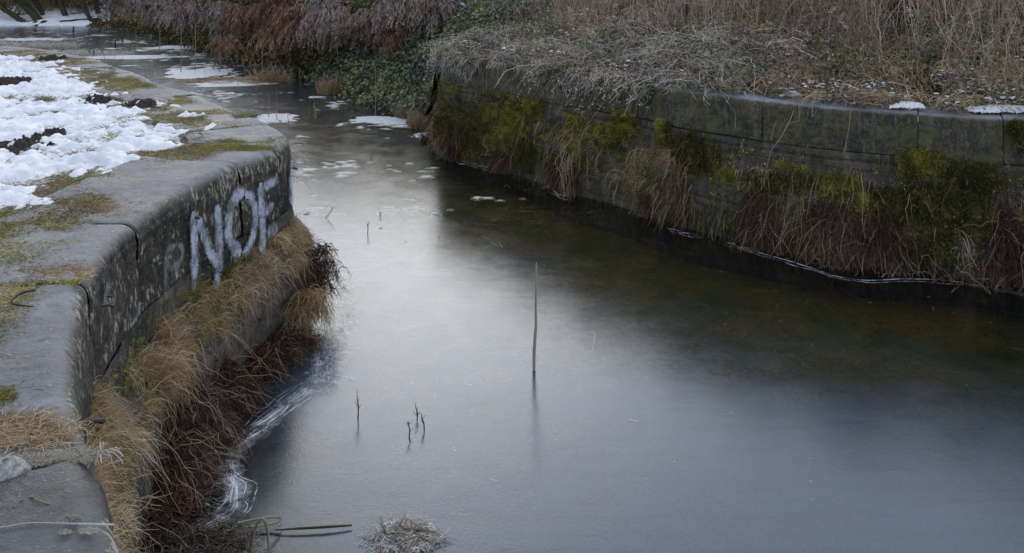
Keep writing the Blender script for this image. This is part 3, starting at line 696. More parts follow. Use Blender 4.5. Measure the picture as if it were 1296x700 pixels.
# moss and short growth along the ledge, under the tufts
n = 5000; sv = U(.6, sN+.3, n); zv = .70+RNG.normal(size=n)*.07; k = fbm(sv*3, zv*4, 0, 3, 171) > .45; sv, zv = sv[k], zv[k]; mb = MB(); fuzz(mb, WL.pt(sv, zv, .02), nrm(WL.nr(sv)+np.array([0, 0, .6])), .03, 4, .003)
tag(mb.build('ledge_moss', M['moss']), 'olive moss along the ledge of the left wall', 'moss', kind='stuff')
# nearer tufts: given by wall distance
def tuft_at(Wx, s0, s1, z, n, ln, mat, name, label, cat, group, droop=1.1, upb=.5, r=.002, outb=.9, zs=.08, side=.35, clump=6, out=0):
    cs = U(s0, s1, clump); cz = z+RNG.normal(size=clump)*zs; k = RNG.integers(0, clump, n)
    sv = cs[k]+RNG.normal(size=n)*.06; zv = cz[k]+RNG.normal(size=n)*zs*.5
    lean = nrm(RNG.normal(size=(clump, 3)))[k]*side
    D = Wx.nr(sv)*outb+np.array([0, 0, upb])+lean+RNG.normal(size=(n, 3))*.3; tint = np.clip(RNG.random(clump)[k]*.6+RNG.random(n)*.45, 0, 1)
    mb = MB(); rt = Wx.pt(sv, zv, out); mb.strands(arc(rt, D, ln*U(.25, 1.15, n)*U(.5, 1.2, clump)[k], droop*U(.2, 1.6, n), 6, .07), taper(n, 6, r*U(.5, 1.5, n), .15), 2, tint); e_ = max(4, n//30); i = RNG.integers(0, n, e_); mb.strands(arc(rt[i], D[i]+RNG.normal(size=(e_, 3))*.6, ln*U(.9, 1.9, e_), U(.3, .9, e_), 9, .03), taper(e_, 9, r*.8, .3), 2, U(.6, 1, e_))
    o = mb.build(name, mat, Wx.pt(np.array([(s0+s1)/2]), np.array([z]))[0]); tag(o, label, cat, group); return o
for (xd, z, n, ln, lab) in [((-2.12, 4.4), .74, 2600, .28, 'thick straw tuft on the near ledge beyond the iron peg'), ((-1.98, 4.0), .74, 2600, .27, 'wind combed grass tuft below the big iron peg'),
                        ((-1.82, 3.62), .76, 2600, .25, 'green and straw tuft beside the frosted blades at the joint'), ((-1.6, 3.2), .76, 2400, .24, 'nearest straw tuft against the bottom edge of the picture')]:
    s_ = s_of(LC, LS, *xd)
    tuft_at(WL, s_-.22, s_+.22, z, int(n*.55), ln*.78, M['ledge_grass'], 'grass_tuft', lab, 'grass tuft', G1, outb=.65, upb=.65, zs=.07, side=.5, clump=10)

def dead_mass(center_px, wm, hm, n, name, label, base_z=.0, out=.2, mat='dead_red', Wx=None, smin=0, smax=1e9, group=None, ln=.5, cat='dead plant', fine=True):
    """hanging heap of wiry dead stems: roots high on the wall, tips at the ice"""
    x, y = center_px
    s0, z0 = Wx.hit(x, y, smin, smax); q = Wx.pt(np.array([s0]), np.array([z0]))[0]
    lb = 5; lk = RNG.integers(0, lb, n); lo_ = U(-.42, .42, lb)[lk]*wm; lt = U(.15, .5, lb)[lk]; g = RNG.random(n); sv = s0+lo_+np.clip(RNG.normal(size=n), -1.6, 1.6)*wm*(.05+.16*g); zv = np.clip(z0+hm*(lt-g*(lt+.45))+RNG.normal(size=n)*.05, .06, Wx.h-.1)
    root = Wx.pt(sv, zv, U(0, out*.5, n)*(.3+g)); nn = Wx.nr(sv)
    D = nn*.55+np.array([0, 0, .2])+RNG.normal(size=(n, 3))*.75
    Lh = ln*.7*U(.3, 1.1, n); pt = arc(root, D, Lh, U(.4, 1.9, n), 8, .10)
    pt[..., 2] = np.maximum(pt[..., 2], .004+.03*RNG.random(pt.shape[:2]))
    tn = np.clip(.5*fbm(sv*6, zv*6, 0, 3, 66)+RNG.random(n)*.6-.1, 0, 1)
    mb = MB(); mb.strands(pt, taper(n, 8, U(.0015, .0055, n), .35), 3, tn); e_ = max(8, n//14); i = RNG.integers(0, n, e_); mb.strands(arc(root[i], nn[i]*.6+RNG.normal(size=(e_, 3)), ln*U(.7, 1.5, e_), U(.3, 1.2, e_), 8, .05), taper(e_, 8, U(.002, .004, e_), .4), 3, np.ones(e_))
    m_ = n*9; i = RNG.integers(0, n, m_); j = RNG.integers(1, 8, m_); r0 = pt[i, j]
    mb.strands(arc(r0, RNG.normal(size=(m_, 3))+np.array([0, 0, -.4]), U(.02, .08, m_), .6, 4, .2), taper(m_, 4, U(.001, .0026, m_), .4), 2)
    m_ = n*2; i = RNG.integers(0, n, m_); j = RNG.integers(2, 8, m_); mb.leaves(pt[i, j], U(.012, .03, m_), None, 1, .5, None, .6)
    o = mb.build(name, M[mat], q); tag(o, label, cat, group); return o
G2 = 'heaps of dark dead stems hanging down the walls'
dead_mass((338, 455), .55, .42, 1000, 'dead_stem_heap', 'large dark red heap of dead stems hanging over the ice at the left wall', Wx=WL, smin=sA, smax=sN, group=G2, ln=.38, out=.24)
dead_mass((285, 488), .5, .42, 900, 'dead_stem_heap', 'rusty brown heap of dead stems left of the largest one', Wx=WL, smin=sA, smax=sN, group=G2, ln=.38, out=.24)
dead_mass((232, 530), .55, .45, 1000, 'dead_stem_heap', 'tall dark stem heap where the white ice lines bend', Wx=WL, smin=sA, smax=sN, group=G2, ln=.40, out=.28)
dead_mass((205, 600), .5, .4, 900, 'dead_stem_heap', 'dark stem heap low at the bottom of the left wall', Wx=WL, smin=sA, smax=sN, group=G2, ln=.36, out=.26)
sq = sN+.45
def heap_at(loc, wm, n, label, ln, mat='dead_red', hz=.35, group=G2, name='dead_stem_heap', flat=.5):
    loc = np.array(loc, float); root = loc+RNG.normal(size=(n, 3))*np.array([wm*.35, wm*.35, 0])+np.stack([np.zeros(n), np.zeros(n), U(.05, hz, n)], 1)
    D = rdir(n)*.8+np.array([0, 0, flat]); pt = arc(root, D, ln*U(.5, 1.1, n), U(.8, 1.8, n), 8, .05); pt[..., 2] = np.maximum(pt[..., 2], .004+.03*RNG.random(pt.shape[:2]))
    mb = MB(); mb.strands(pt, taper(n, 8, U(.0025, .005, n), .35), 3)
    m_ = n*6; i = RNG.integers(0, n, m_); j = RNG.integers(1, 8, m_)
    mb.strands(arc(pt[i, j], RNG.normal(size=(m_, 3))+np.array([0, 0, -.6]), U(.03, .08, m_), .6, 3, .12), taper(m_, 3, .0022, .4), 2)
    o = mb.build(name, M[mat], loc); tag(o, label, 'dead plant', group); return o
heap_at((-1.72, 7.5, .20), .24, 520, 'small round dark red heap peeping past the nose of the left wall', .15, hz=.42)
o = heap_at((-1.66, 7.1, .18), .14, 240, 'small green and tan tuft low on the nose of the left wall', .2, 'ledge_grass', .2, None, 'grass_tuft')
# tangle of reeds at the bottom edge
def tangle(loc, rx, ry, n, ln, mat, label, name, cat, r=.005, bend=(.6, 1.8), up=.7, group=None):
    loc = np.array(loc, float); rr = np.sqrt(RNG.random(n)); a = U(0, 2*math.pi, n)
    root = loc+np.stack([np.cos(a)*rr*rx, np.sin(a)*rr*ry, U(0, .03, n)], 1)
    D = rdir(n)*.8+np.array([0, 0, up])+RNG.normal(size=(n, 3))*.2
    pt = arc(root, D, ln*U(.4, 1.1, n), U(*bend, n), 8, .06); pt[..., 2] = np.maximum(pt[..., 2], .006+.02*RNG.random(pt.shape[:2]))
    mb = MB(); mb.strands(pt, taper(n, 8, r*U(.5, 1.3, n), .4), 3)
    o = mb.build(name, M[mat], loc); tag(o, label, cat, group); return o
tangle((-1.68, 4.55, 0), .32, .16, 300, .30, 'dead_brown', 'tangle of bent brown reeds in the ice at the bottom left', 'reed_tangle', 'reeds', .004)
tangle((-1.98, 4.8, 0), .2, .25, 300, .3, 'dead_red', 'dark brown bramble tangle at the foot of the near left wall', 'bramble_tangle', 'bramble', .0035)
# two hooped pale reeds
def poly_thing(name, pts, r, mat, label, cat, group=None, sides=5, K=24, loc=None):
    c, _ = smooth_curve(np.array(pts, float), .01); idx = np.linspace(0, len(c)-1, K).astype(int); c = c[idx]
    r_ = np.interp(np.linspace(0, 1, K), np.linspace(0, 1, len(np.atleast_1d(r))), np.atleast_1d(r))
    o = MB().strands(c[None], r_[None], sides, np.array([.6])).build(name, M[mat], c[0] if loc is None else loc); tag(o, label, cat, group); return o
a = P(322, 712, .0); d_ = a[1]
poly_thing('bent_reed', [at_depth(316, 715, d_), at_depth(322, 672, d_), at_depth(331, 656, d_), at_depth(338, 668, d_+.02), at_depth(341, 705, d_+.04)], (.006, .008, .005), 'reed_dark', 'tall pale reed bent into a narrow hoop at the bottom left', 'reed')
a = P(350, 662, .02)
poly_thing('broken_reed', [P(300, 662, .16), P(335, 655, .10), P(355, 655, .05), P(350, 662, .03), P(310, 668, .02)], .006, 'reed_dark', 'pale broken reed folded flat beside the hooped one', 'reed')

# ---- right wall plants
G3 = 'moss cushions on the right wall'
R1 = [(1165, 207, 56, 38, 'moss', 'domed olive moss cushion high on the wall below the coping joint'),
      (1235, 222, 80, 34, 'moss_dark', 'wide dark moss cushion near the right end of the wall'),
      (1003, 212, 46, 12, 'moss_bright', 'thin bright moss strip on the ledge above the bare stone'),
      (922, 218, 44, 16, 'moss_bright', 'yellow moss strip above the blue black stone block'),
      (1060, 236, 52, 34, 'moss', 'green moss and sedge above the biggest dead heap'),
      (1093, 252, 20, 26, 'moss_bright', 'small pale green liverwort patch right of the biggest dead heap'),
      (836, 168, 14, 34, 'moss_bright', 'narrow bright upright moss column'),
      (793, 158, 30, 40, 'moss', 'rounded moss cushion left of the upright moss column'),
      (763, 170, 26, 26, 'moss', 'small moss cushion beside the tall straw fall'),
      (730, 178, 30, 60, 'moss', 'long moss drape above the standing straw bundle'),
      (676, 140, 26, 26, 'moss', 'olive moss cushion under the trailing brambles'),
      (655, 152, 36, 40, 'moss', 'moss cushion with dry grass in the middle of the far wall'),
      (630, 180, 34, 36, 'moss_bright', 'bright yellow green moss tuft low on the far wall'),
      (622, 143, 16, 22, 'moss_bright', 'little bright moss tuft on the far dark block'),
      (590, 165, 36, 70, 'moss_dark', 'tall mossy patch beside the wall end'),
      (562, 150, 16, 50, 'moss_bright', 'bright moss down the corner of the wall end'),
      (985, 232, 90, 22, 'moss_dark', 'dark moss band along the ledge over the bare tan stone'),
      (880, 195, 60, 44, 'moss_dark', 'dark moss sheet beside the yellow strip'),
      (1130, 265, 70, 50, 'moss_dark', 'dark moss sheet right of the liverwort'),
      (1200, 265, 90, 60, 'moss_dark', 'broad dark moss sheet in the middle of the right end'),
      (1270, 300, 60, 60, 'moss_dark', 'dark moss sheet at the right edge'),
      (1170, 320, 70, 40, 'moss_dark', 'low dark moss sheet near the waterline'),
      (850, 250, 40, 40, 'moss_dark', 'dark moss under the round grass cushion'),
      (705, 215, 40, 36, 'moss_dark', 'dark moss low behind the standing straw'),
      (660, 195, 36, 40, 'moss_dark', 'dark moss below the middle cushion'),
      (1290, 165, 26, 46, 'moss_dark', 'ivy green patch hanging at the top right corner of the wall')]
for (x, y, w_, h_, mt, lab) in R1:
    moss(WR, x, y, w_, h_, M[mt], 'moss_cushion', lab, 'moss', G3, leafy=(mt == 'moss_dark'), thick=.09 if mt != 'moss_dark' else .05, hair=.04 if mt != 'moss_bright' else .03)
G4 = 'dry grass tufts on the right wall'
for (x, y, w_, h_, n, ln, lab, mt) in [
    (828, 196, 50, 20, 1500, .22, 'round golden grass cushion on the right wall ledge', 'ledge_grass'),
    (812, 218, 26, 40, 700, .3, 'drooping grass fall below the golden cushion', 'ledge_grass'),
    (818, 236, 22, 14, 700, .2, 'brown grass clump close over the waterline', 'ledge_grass'),
    (680, 152, 30, 14, 700, .2, 'dry grass patch among the far moss cushions', 'ledge_grass'),
    (738, 165, 24, 30, 600, .35, 'long hanging straw beside the moss drape', 'ledge_grass'),
    (1060, 232, 40, 14, 400, .2, 'green sedge tuft over the biggest dead heap', 'tuft'),
    (960, 222, 36, 20, 400, .2, 'thin brown grass over the narrow dead heap', 'ledge_grass'),
    (1286, 255, 40, 20, 500, .3, 'pale grass tuft hanging at the right edge of the wall', 'dead_brown'),
    (598, 150, 70, 60, 900, .18, 'thin brown grass growing on the far end of the wall', 'ledge_grass'),
    (563, 165, 16, 30, 900, .3, 'straw coloured grass fall on the corner of the wall end', 'ledge_grass')]:
    wall_tuft(WR, x, y, w_*1.3, h_*1.4, int(n*.5), ln*.66, M[mt], 'grass_tuft', lab, 'grass tuft', G4, 1.1, .6, .0028, 0, 1e9, .08, 4, outb=.45)
for (x, y, wm, hm, n, lab, ln) in [
    (1075, 285, .75, .45, 1100, 'biggest purple brown heap of dead stems on the right wall', .5),
    (960, 262, .38, .5, 520, 'narrow dark dead heap between the two bare stones', .45),
    (858, 235, .2, .5, 300, 'thin dark fall of dead roots right of the golden cushion', .4),
    (716, 212, .4, .35, 420, 'red brown dead stems behind the standing straw bundle', .4),
    (820, 250, .2, .2, 220, 'small brown heap below the grass clump', .25),
    (635, 195, .35, .3, 300, 'dark dead stems under the bright far moss tuft', .3),
    (1290, 300, .5, .6, 500, 'dark dead stems at the right edge of the wall', .5),
    (575, 178, .3, .35, 400, 'dark brown stems at the foot of the wall end', .35)]:
    dead_mass((x, y), wm, hm, n, 'dead_stem_heap', lab, Wx=WR, group=G2, ln=ln*.72, out=.10)
# loose pale straws at the right edge and the standing straw bundle
def straw(Wx, x, y, wm, n, ln, mat, label, name='straw_bundle', lean=(0, 0, 1), sp=.35):
    s0, z0 = Wx.hit(x, y); q = Wx.pt(np.array([s0]), np.array([0.0]))[0]
    sv = s0+RNG.normal(size=n)*wm*.5; root = Wx.pt(sv, np.zeros(n), U(.02, .2, n))
    D = np.array(lean)+RNG.normal(size=(n, 3))*sp; D[:, 2] = np.abs(D[:, 2])
    mb = MB(); mb.strands(arc(root, D, ln*U(.4, 1.1, n), .15, 6, .04), taper(n, 6, U(.003, .006, n), .4), 2)
    o = mb.build(name, M[mat], q); tag(o, label, 'straw'); return o
straw(WR, 726, 244, .10, 46, .75, 'reed', 'upright bundle of pale straw standing in the ice against the wall', sp=.09)
straw(WR, 1230, 350, .5, 70, .5, 'dead_brown', 'loose crossed straws leaning on the right wall above the ice', sp=.6)
straw(WR, 1120, 338, .7, 26, .3, 'dead_brown', 'thin crossed stems at the foot of the biggest dead heap', sp=.8)
straw(WR, 960, 312, .5, 24, .4, 'dead_brown', 'few thin stems leaning below the narrow dead heap', sp=.9)
# thin patchy moss following the damp courses
def wall_skin(n, thr, zlo, zhi, sd_, mat, name, label, leaf=0.0, hair=.022, ln=None):
    sv = U(.6, RS[-1]-1, n); zv = zlo+(zhi-zlo)*RNG.random(n)
    top = .62+.5*sstep(.55, .35, (sv-1.0)/RS[-1]*1.6) ; f = fbm(sv*1.5, zv*2.2, 0, 4, sd_)*.6+fbm(sv*7, zv*5, 0, 3, sd_+3)*.4 + .10*np.exp(-((zv-.66)/.07)**2)+.06*np.exp(-((zv-1.12)/.03)**2) - .12*sstep(.75, 1.2, zv)*(sv > 4)
    k = f > thr; sv, zv, f = sv[k], zv[k], f[k]; n = len(sv); Pc = WR.pt(sv, zv, .04*np.clip((f-thr)*8, 0, 1)*vnoise(sv*18, zv*18, 0, sd_)); mb = MB(); fuzz(mb, Pc, nrm(WR.nr(sv)+np.array([0, 0, .3])), hair, 4, hair*.11)
    if leaf: m_ = int(n*leaf); mb.leaves(Pc[:m_], U(.012, .035, m_), WR.nr(sv[:m_])+np.array([0, 0, .3]), .6, hang=.3)
    tag(mb.build(name, M[mat]), label, 'moss', kind='stuff')
wall_skin(40000, .49, .03, 1.1, 301, 'moss_dark', 'wall_moss', 'dark moss patches spread over the lower right wall', .3)
wall_skin(40000, .525, .1, 1.15, 311, 'moss', 'wall_moss', 'olive and yellow green moss patches on the lower right wall', .4)
wall_skin(16000, .565, .1, 1.1, 321, 'moss_bright', 'wall_moss', 'small bright moss specks on the right wall', .2)
n = 1700; sv = U(.7, RS[-1]-1, n); zv = U(.25, 1.0, n); k = fbm(sv*2.4, zv*1.5, 0, 3, 331) > .52; sv, zv = sv[k], zv[k]; n = len(sv); mb = MB()
mb.strands(arc(WR.pt(sv, zv, .0), WR.nr(sv)*.7+RNG.normal(size=(n, 3))*.4+np.array([0, 0, .2]), U(.08, .34, n), U(.9, 1.8, n), 6, .06), taper(n, 6, U(.0015, .0032, n), .3), 2)
tag(mb.build('wall_grass', M['ledge_grass']), 'thin dry grass hanging all along the right wall', 'grass', kind='stuff')
# debris and hanging bits all over the lower wall: one mass nobody could count
n = 5200; sv = U(.7, RS[-1]-1, n); zv = .02+.62*RNG.random(n)**1.2
kp = fbm(sv*2.0, zv*2.5, 0, 3, 77) > .46; sv, zv = sv[kp], zv[kp]; n = len(sv)
mb = MB(); mb.strands(arc(WR.pt(sv, zv, .0), WR.nr(sv)*.8+RNG.normal(size=(n, 3))*.6, U(.06, .22, n), 1.1, 5, .08), taper(n, 5, U(.0015, .003, n), .3), 2)
Pc = WR.pt(sv, zv, .02); mb.leaves(Pc, U(.012, .035, n), WR.nr(sv), .8, hang=.5)
tag(mb.build('wall_weeds', M['moss_dark']), 'small weeds and rootlets scattered over the lower right wall', 'weeds', kind='stuff')

# ---------------------------------------------------------------- right bank vegetation
def bank_pts(n, dlo, dhi, slo=1.0, shi=None, pw=1.0):
    """points landward of the right wall: s along it, distance behind its edge"""
    shi = RS[-1]-.5 if shi is None else shi
    sv = U(slo, shi, n); dd = dlo+(dhi-dlo)*RNG.random(n)**pw
    p, t, nn = frame_on(RC, RS, sv, WR.side); q = p-nn*dd[:, None]
    z = np.where(dd < .5, 1.57, 0) ; zb = bank_z(q[:, 0], q[:, 1]); z = np.maximum(z, zb)
    return np.concatenate([q, z[:, None]], 1), sv, dd
sF = s_of(RC, RS, 1.6, 10.7)      # where the frosted mat ends
# frosted bramble mat on the far part
n = 10000; q, sv, dd = bank_pts(n, .06, 1.3, .9, sF+1.2)
hump = np.clip(1.1*fbm(sv*1.7, dd*1.8, 0, 3, 88)-.25, 0, 1)*.75*sstep(0, .35, dd)
q[:, 2] += hump*RNG.random(n); 
cl = fbm(q[:, 0]*4, q[:, 1]*4, 0, 3, 89); D = rdir(n)+np.array([0, 0, .5])+1.2*np.stack([np.cos(cl*25), np.sin(cl*25), 0*cl], 1); mb = MB(); mb.strands(arc(q, D, U(.04, .28, n)*(.5+cl), U(.2, 1.0, n), 5, .12), taper(n, 5, U(.0015, .004, n), .4), 2, np.clip(cl*1.6-.55+RNG.random(n)*.5, 0, 1))
cn = 420; qc, svc, ddc = bank_pts(cn, .05, 1.2, .9, sF+1.4); qc[:, 2] += np.clip(1.1*fbm(svc*1.7, ddc*1.8, 0, 3, 88)-.25, 0, 1)*.6*sstep(0, .35, ddc)
pc = arc(qc, rdir(cn)+np.array([0, 0, .35]), U(.3, 1.0, cn), U(.2, .7, cn), 10, .05); mb.strands(pc, taper(cn, 10, U(.003, .007, cn), .5), 3, U(.3, .9, cn))
hb = cn*16; i = RNG.integers(0, cn, hb); j = RNG.integers(1, 10, hb); mb.strands(arc(pc[i, j], RNG.normal(size=(hb, 3))+np.array([0, 0, .2]), U(.03, .13, hb), U(0, .6, hb), 4, .15), taper(hb, 4, U(.0015, .003, hb), .4), 2)
m_ = 12000; q2, sv2, dd2 = bank_pts(m_, .02, 1.3, .9, sF+1.4); q2[:, 2] += .03+np.clip(1.1*fbm(sv2*1.7, dd2*1.8, 0, 3, 88)-.25, 0, 1)*.75*sstep(0, .35, dd2)*U(.2, 1.15, m_)
lf = MB(); lf.leaves(q2, U(.025, .06, m_), np.array([0, 0, .8]), .7); tag(lf.build('bramble_leaves', M['ivy']), 'green and frost edged bramble leaves in the frosted mat', 'leaves', kind='stuff')
tag(mb.build('bramble_mat', M['bank_frost']), 'frosted pinkish bramble mat lying over the far part of the bank', 'bramble', kind='stuff')
# trailing stems over the edge
n = 520; q, sv, dd = bank_pts(n, -.02, .25, .9, sF+.3); k = fbm(sv*1.5, 0*sv, 0, 3, 44) > .5; q, sv, dd = q[k], sv[k], dd[k]; n = len(q); q[:, 2] += U(.02, .1, n); nn = WR.nr(sv)
mb = MB(); pt = arc(q, nn*.5+rdir(n)*.9+np.array([0, 0, .25]), U(.1, .6, n)**1.2, U(.3, 1.5, n), 9, .09); mb.strands(pt, taper(n, 9, U(.002, .0045, n), .4), 3)
i = RNG.integers(0, n, 5200); j = RNG.integers(2, 9, 5200); mb.leaves(pt[i, j]+RNG.normal(size=(5200, 3))*.02, U(.015, .035, 5200), None, 1)
m_ = 7000; sv = U(.9, sF+.2, m_); hang = np.clip(fbm(sv*1.7, 0*sv, 0, 4, 45)*1.7-.45, .05, 1)*.42; zz = 1.60-hang*RNG.random(m_)**1.3; k = fbm(sv*5, zz*5, 0, 3, 46) > .40; sv, zz = sv[k], zz[k]; m_ = len(sv)
rt = WR.pt(sv, zz, U(.0, .06, m_)); lf = MB(); lf.leaves(rt, U(.02, .05, m_), WR.nr(sv)*.6+np.array([0, 0, .5]), .7, hang=.4); tag(lf.build('trailing_leaves', M['ivy']), 'small bramble leaves hanging over the far coping', 'leaves', kind='stuff'); rt = rt[::3]; sv = sv[::3]; m_ = len(rt); mb.strands(arc(rt, WR.nr(sv)*.5+RNG.normal(size=(m_, 3))*.7, U(.04, .18, m_), U(.2, 1, m_), 5, .12), taper(m_, 5, U(.0015, .003, m_), .4), 2)
tag(mb.build('trailing_bramble', M['bank_frost']), 'frosted bramble runners trailing over the far coping', 'bramble', kind='stuff')
# tan tangled grass near the coping on the right part
n = 30000; q, sv, dd = bank_pts(n, .14, 2.2, 1.0, None); cl = fbm(q[:, 0]*1.6, q[:, 1]*1.6, 0, 3, 91)-.12*(sv < sF-.8); k = cl+U(-.15, .15, n) > .42; q, dd = q[k], dd[k]; n = len(q)
q[:, 2] += .12*RNG.random(n)
gl_ = fbm(q[:, 0]*2.2, q[:, 1]*2.2, 0, 2, 92)*2*math.pi*2; D = np.stack([np.cos(gl_), np.sin(gl_), np.full(n, .75)], 1)+RNG.normal(size=(n, 3))*.4
mb = MB(); mb.strands(arc(q, D, U(.10, .6, n), U(.3, 1.6, n), 7, .09), taper(n, 7, U(.0015, .0045, n), .3), 2, np.clip(fbm(q[:, 0]*2.5, q[:, 1]*2.5, 0, 3, 93)*1.5-.5+RNG.random(n)*.5, 0, 1))
tag(mb.build('bank_grass', M['bank_grass']), 'tangled tan dead grass along the edge of the right bank', 'grass', kind='stuff')
# low green clumps of nettle and ivy leaf, dark litter
n = 26000; q, sv, dd = bank_pts(n, .12, 3.2, 1.0, None, 1.1); cl = fbm(q[:, 0]*1.9, q[:, 1]*1.9, 0, 3, 95); k = cl > .53; q = q[k]; n = len(q)
q[:, 2] += .5*RNG.random(n)*sstep(.53, .65, cl[k]); mb = MB(); mb.leaves(q, U(.025, .06, n), np.array([0, -.2, .8]), .6)
tag(mb.build('ground_ivy', M['ivy']), 'frost rimmed green leaves scattered through the dead grass', 'ground cover', kind='stuff')
# tall dead stalks
n = 7500; q, sv, dd = bank_pts(n, .75, 4.5, 1.6, None, 1.1); cl = fbm(q[:, 0]*.9, q[:, 1]*.9, 0, 3, 97); ht = U(.35, 1.05, n)*(.55+.9*cl)*sstep(.5, 1.6, dd)*np.where(sv > sF-.5, 1.35, .85)
pt = arc(q, rdir(n)*U(.05, .6, n)[:, None]+np.array([0, 0, 1]), ht, U(0, .3, n), 6, .05); mb = MB(); mb.strands(pt, taper(n, 6, U(.0018, .0068, n), .35), 2, np.clip(fbm(q[:, 0]*1.3, q[:, 1]*1.3, 0, 3, 98)*1.5-.6+RNG.random(n)**1.5*.95, 0, 1))
m_ = 30000; i = RNG.integers(0, n, m_); j = RNG.integers(2, 6, m_)
mb.strands(arc(pt[i, j]+RNG.normal(size=(m_, 3))*.01, rdir(m_)+np.array([0, 0, .3]), U(.03, .16, m_), .5, 4, .1), taper(m_, 4, U(.0015, .0035, m_), .4), 2)
tag(mb.build('dead_stalks', M['stalk']), 'dense grey brown dead weed stalks filling the back of the right bank', 'weeds', kind='stuff')
# arching bramble canes, pale
def canes(n, dlo, dhi, s0, s1, mat, name, label, ln=(.5, 1.6), r=(.002, .004)):
    q, sv, dd = bank_pts(n, dlo, dhi, s0, s1); pt = arc(q, rdir(n)*.9+np.array([0, 0, .9]), U(*ln, n), U(.5, 1.2, n), 12, .02)
    mb = MB(); mb.strands(pt, taper(n, 12, U(*r, n), .5), 3); tag(mb.build(name, M[mat]), label, 'bramble', kind='stuff')
canes(150, .3, 2.6, 1.0, RS[-1]-1, 'bank_frost', 'bramble_canes', 'pale arching bramble canes criss-crossing the right bank')
# seed heads
n = 60; q, sv, dd = bank_pts(n, .9, 2.6, 3.0, None); base = q; tp = arc(base, rdir(n)*.25+np.array([0, 0, 1]), U(.7, 1.2, n), .15, 8, .02)
mb = MB(); mb.strands(tp, taper(n, 8, .003, .5), 3); m_ = n*70; i = RNG.integers(0, n, m_); f = U(0, 1, m_)[:, None]
r0 = tp[i, 6]*(1-f)+tp[i, 7]*f; mb.strands(arc(r0, rdir(m_)+np.array([0, 0, .8]), U(.015, .05, m_), .4, 3, .1), taper(m_, 3, .002, .5), 2)
tag(mb.build('seed_heads', M['bank_frost']), 'feathery frosted seed heads on tall stems over the right bank', 'weeds', kind='stuff')
# snow patches on the bank edge
def snow_patch(cx_, cy_, zf, rx, ry, name, label, seed, mat='snow', th=.03, rot=0, thr=.0):
    k = 70; u = np.linspace(-1.3, 1.3, k); A, B = np.meshgrid(u, u, indexing='ij'); c, s_ = math.cos(rot), math.sin(rot)
    X = cx_+(A*rx*c-B*ry*s_); Y = cy_+(A*rx*s_+B*ry*c); n_ = fbm(A*2.3+seed, B*2.3, 0, 4, seed)
    m_ = 1-np.sqrt(A*A+B*B)+1.3*(n_-.5)-thr; Zt = zf(X, Y)+np.where(m_ < 0, m_*.25, np.clip(m_, 0, .6)*th*1.6)
    V = np.stack([X, Y, Zt], -1).reshape(-1, 3); Q = grid_quads(k, k); mm = m_.ravel(); Q = Q[(mm[Q] > -.05).all(1)]
    used = np.unique(Q); rm = -np.ones(len(V), int); rm[used] = np.arange(len(used))
    zc = float(zf(np.array([cx_]), np.array([cy_]))[0])
    o = mesh_obj(name, V[used], rm[Q], M[mat], (cx_, cy_, zc)); tag(o, label, 'snow', 'snow patches'); return o
flat_r = lambda X, Y: np.full(np.shape(X), 1.575)
for (x, y, rx, ry, lab) in [(1148, 133, .16, .10, 'small snow patch on the coping joint of the right wall'), (1272, 138, .34, .12, 'longer snow patch on the coping at the right edge'), (928, 103, .07, .04, 'tiny snow scrap among ivy above the wall'), (960, 103, .07, .05, 'tiny white snow scrap right of the ivy'), (1003, 119, .10, .05, 'little snow scrap on the dark litter behind the coping')]:
    q = P(x, y, 1.6); snow_patch(q[0], q[1], lambda X, Y: np.maximum(1.585, bank_z(X, Y)+.03), rx, ry, 'snow_patch', lab, int(x), th=.05)
n = 15000; q, sv, dd = bank_pts(n, .12, 2.6, 1.0, None); k = fbm(q[:, 0]*3, q[:, 1]*3, 0, 3, 99)+.10*(sv < sF)*(dd < 1.3) > .55; q = q[k]; q[:, 2] += U(.02, .22, len(q)); mb = MB(); mb.leaves(q, .02+.06*RNG.random(len(q))**2, np.array([0, 0, 3.0]), .5, 1.0, np.ones(len(q)))
tag(mb.build('snow_scraps', M['snow_ice']), 'scraps of snow caught on the plants of the right bank', 'snow', kind='stuff')
# loop of ivy stem and plant at the coping
q = P(1072, 132, 1.6)
poly_thing('bramble_loop', [q+np.array([.05, 0, 0]), q+np.array([-.05, 0, .06]), q+np.array([-.07, 0, .16]), q+np.array([.0, 0, .24]), q+np.array([.12, .02, .22]), q+np.array([.2, .03, .12])], .006, 'reed', 'pale stem bent in a loop over the middle of the right coping', 'stem')
s_, z_ = WR.hit(1077, 150); poly_thing('hanging_creeper', [WR.pt(np.array([s_]), np.array([1.55]), .02)[0], WR.pt(np.array([s_-.02]), np.array([1.35]), .03)[0], WR.pt(np.array([s_-.07]), np.array([1.08]), .02)[0]], .004, 'reed_dark', 'thin grey stem hanging down the wall under the looped stem', 'stem')
# bigger weeds with leaves, right part
def weed(x, y, zb, h, spread, n_leaf, label, mat='ivy', name='leafy_weed', lsz=.05, stems=9):
    p = P(x, y, zb); p[2] = bank_z(p[:1], p[1:2])[0]
    root = np.tile(p, (stems, 1))+RNG.normal(size=(stems, 3))*np.array([.03, .03, 0]); pt = arc(root, rdir(stems)*.45+np.array([0, 0, 1]), h*U(.6, 1.05, stems), .15, 7, .03)
    e = empty(name, p); st_ = MB().strands(pt, taper(stems, 7, .005, .4), 3).build('stem', M['stalk'], parent=e)
    i = RNG.integers(0, stems, n_leaf); j = RNG.integers(3, 7, n_leaf); c = pt[i, j]+RNG.normal(size=(n_leaf, 3))*spread*.4
    MB().leaves(c, U(.6, 1.2, n_leaf)*lsz, np.array([0, -.3, .7]), .6, hang=.4).build('leaves', M[mat], parent=e); tag(e, label, cat='plant', group='leafy weeds on the right bank')
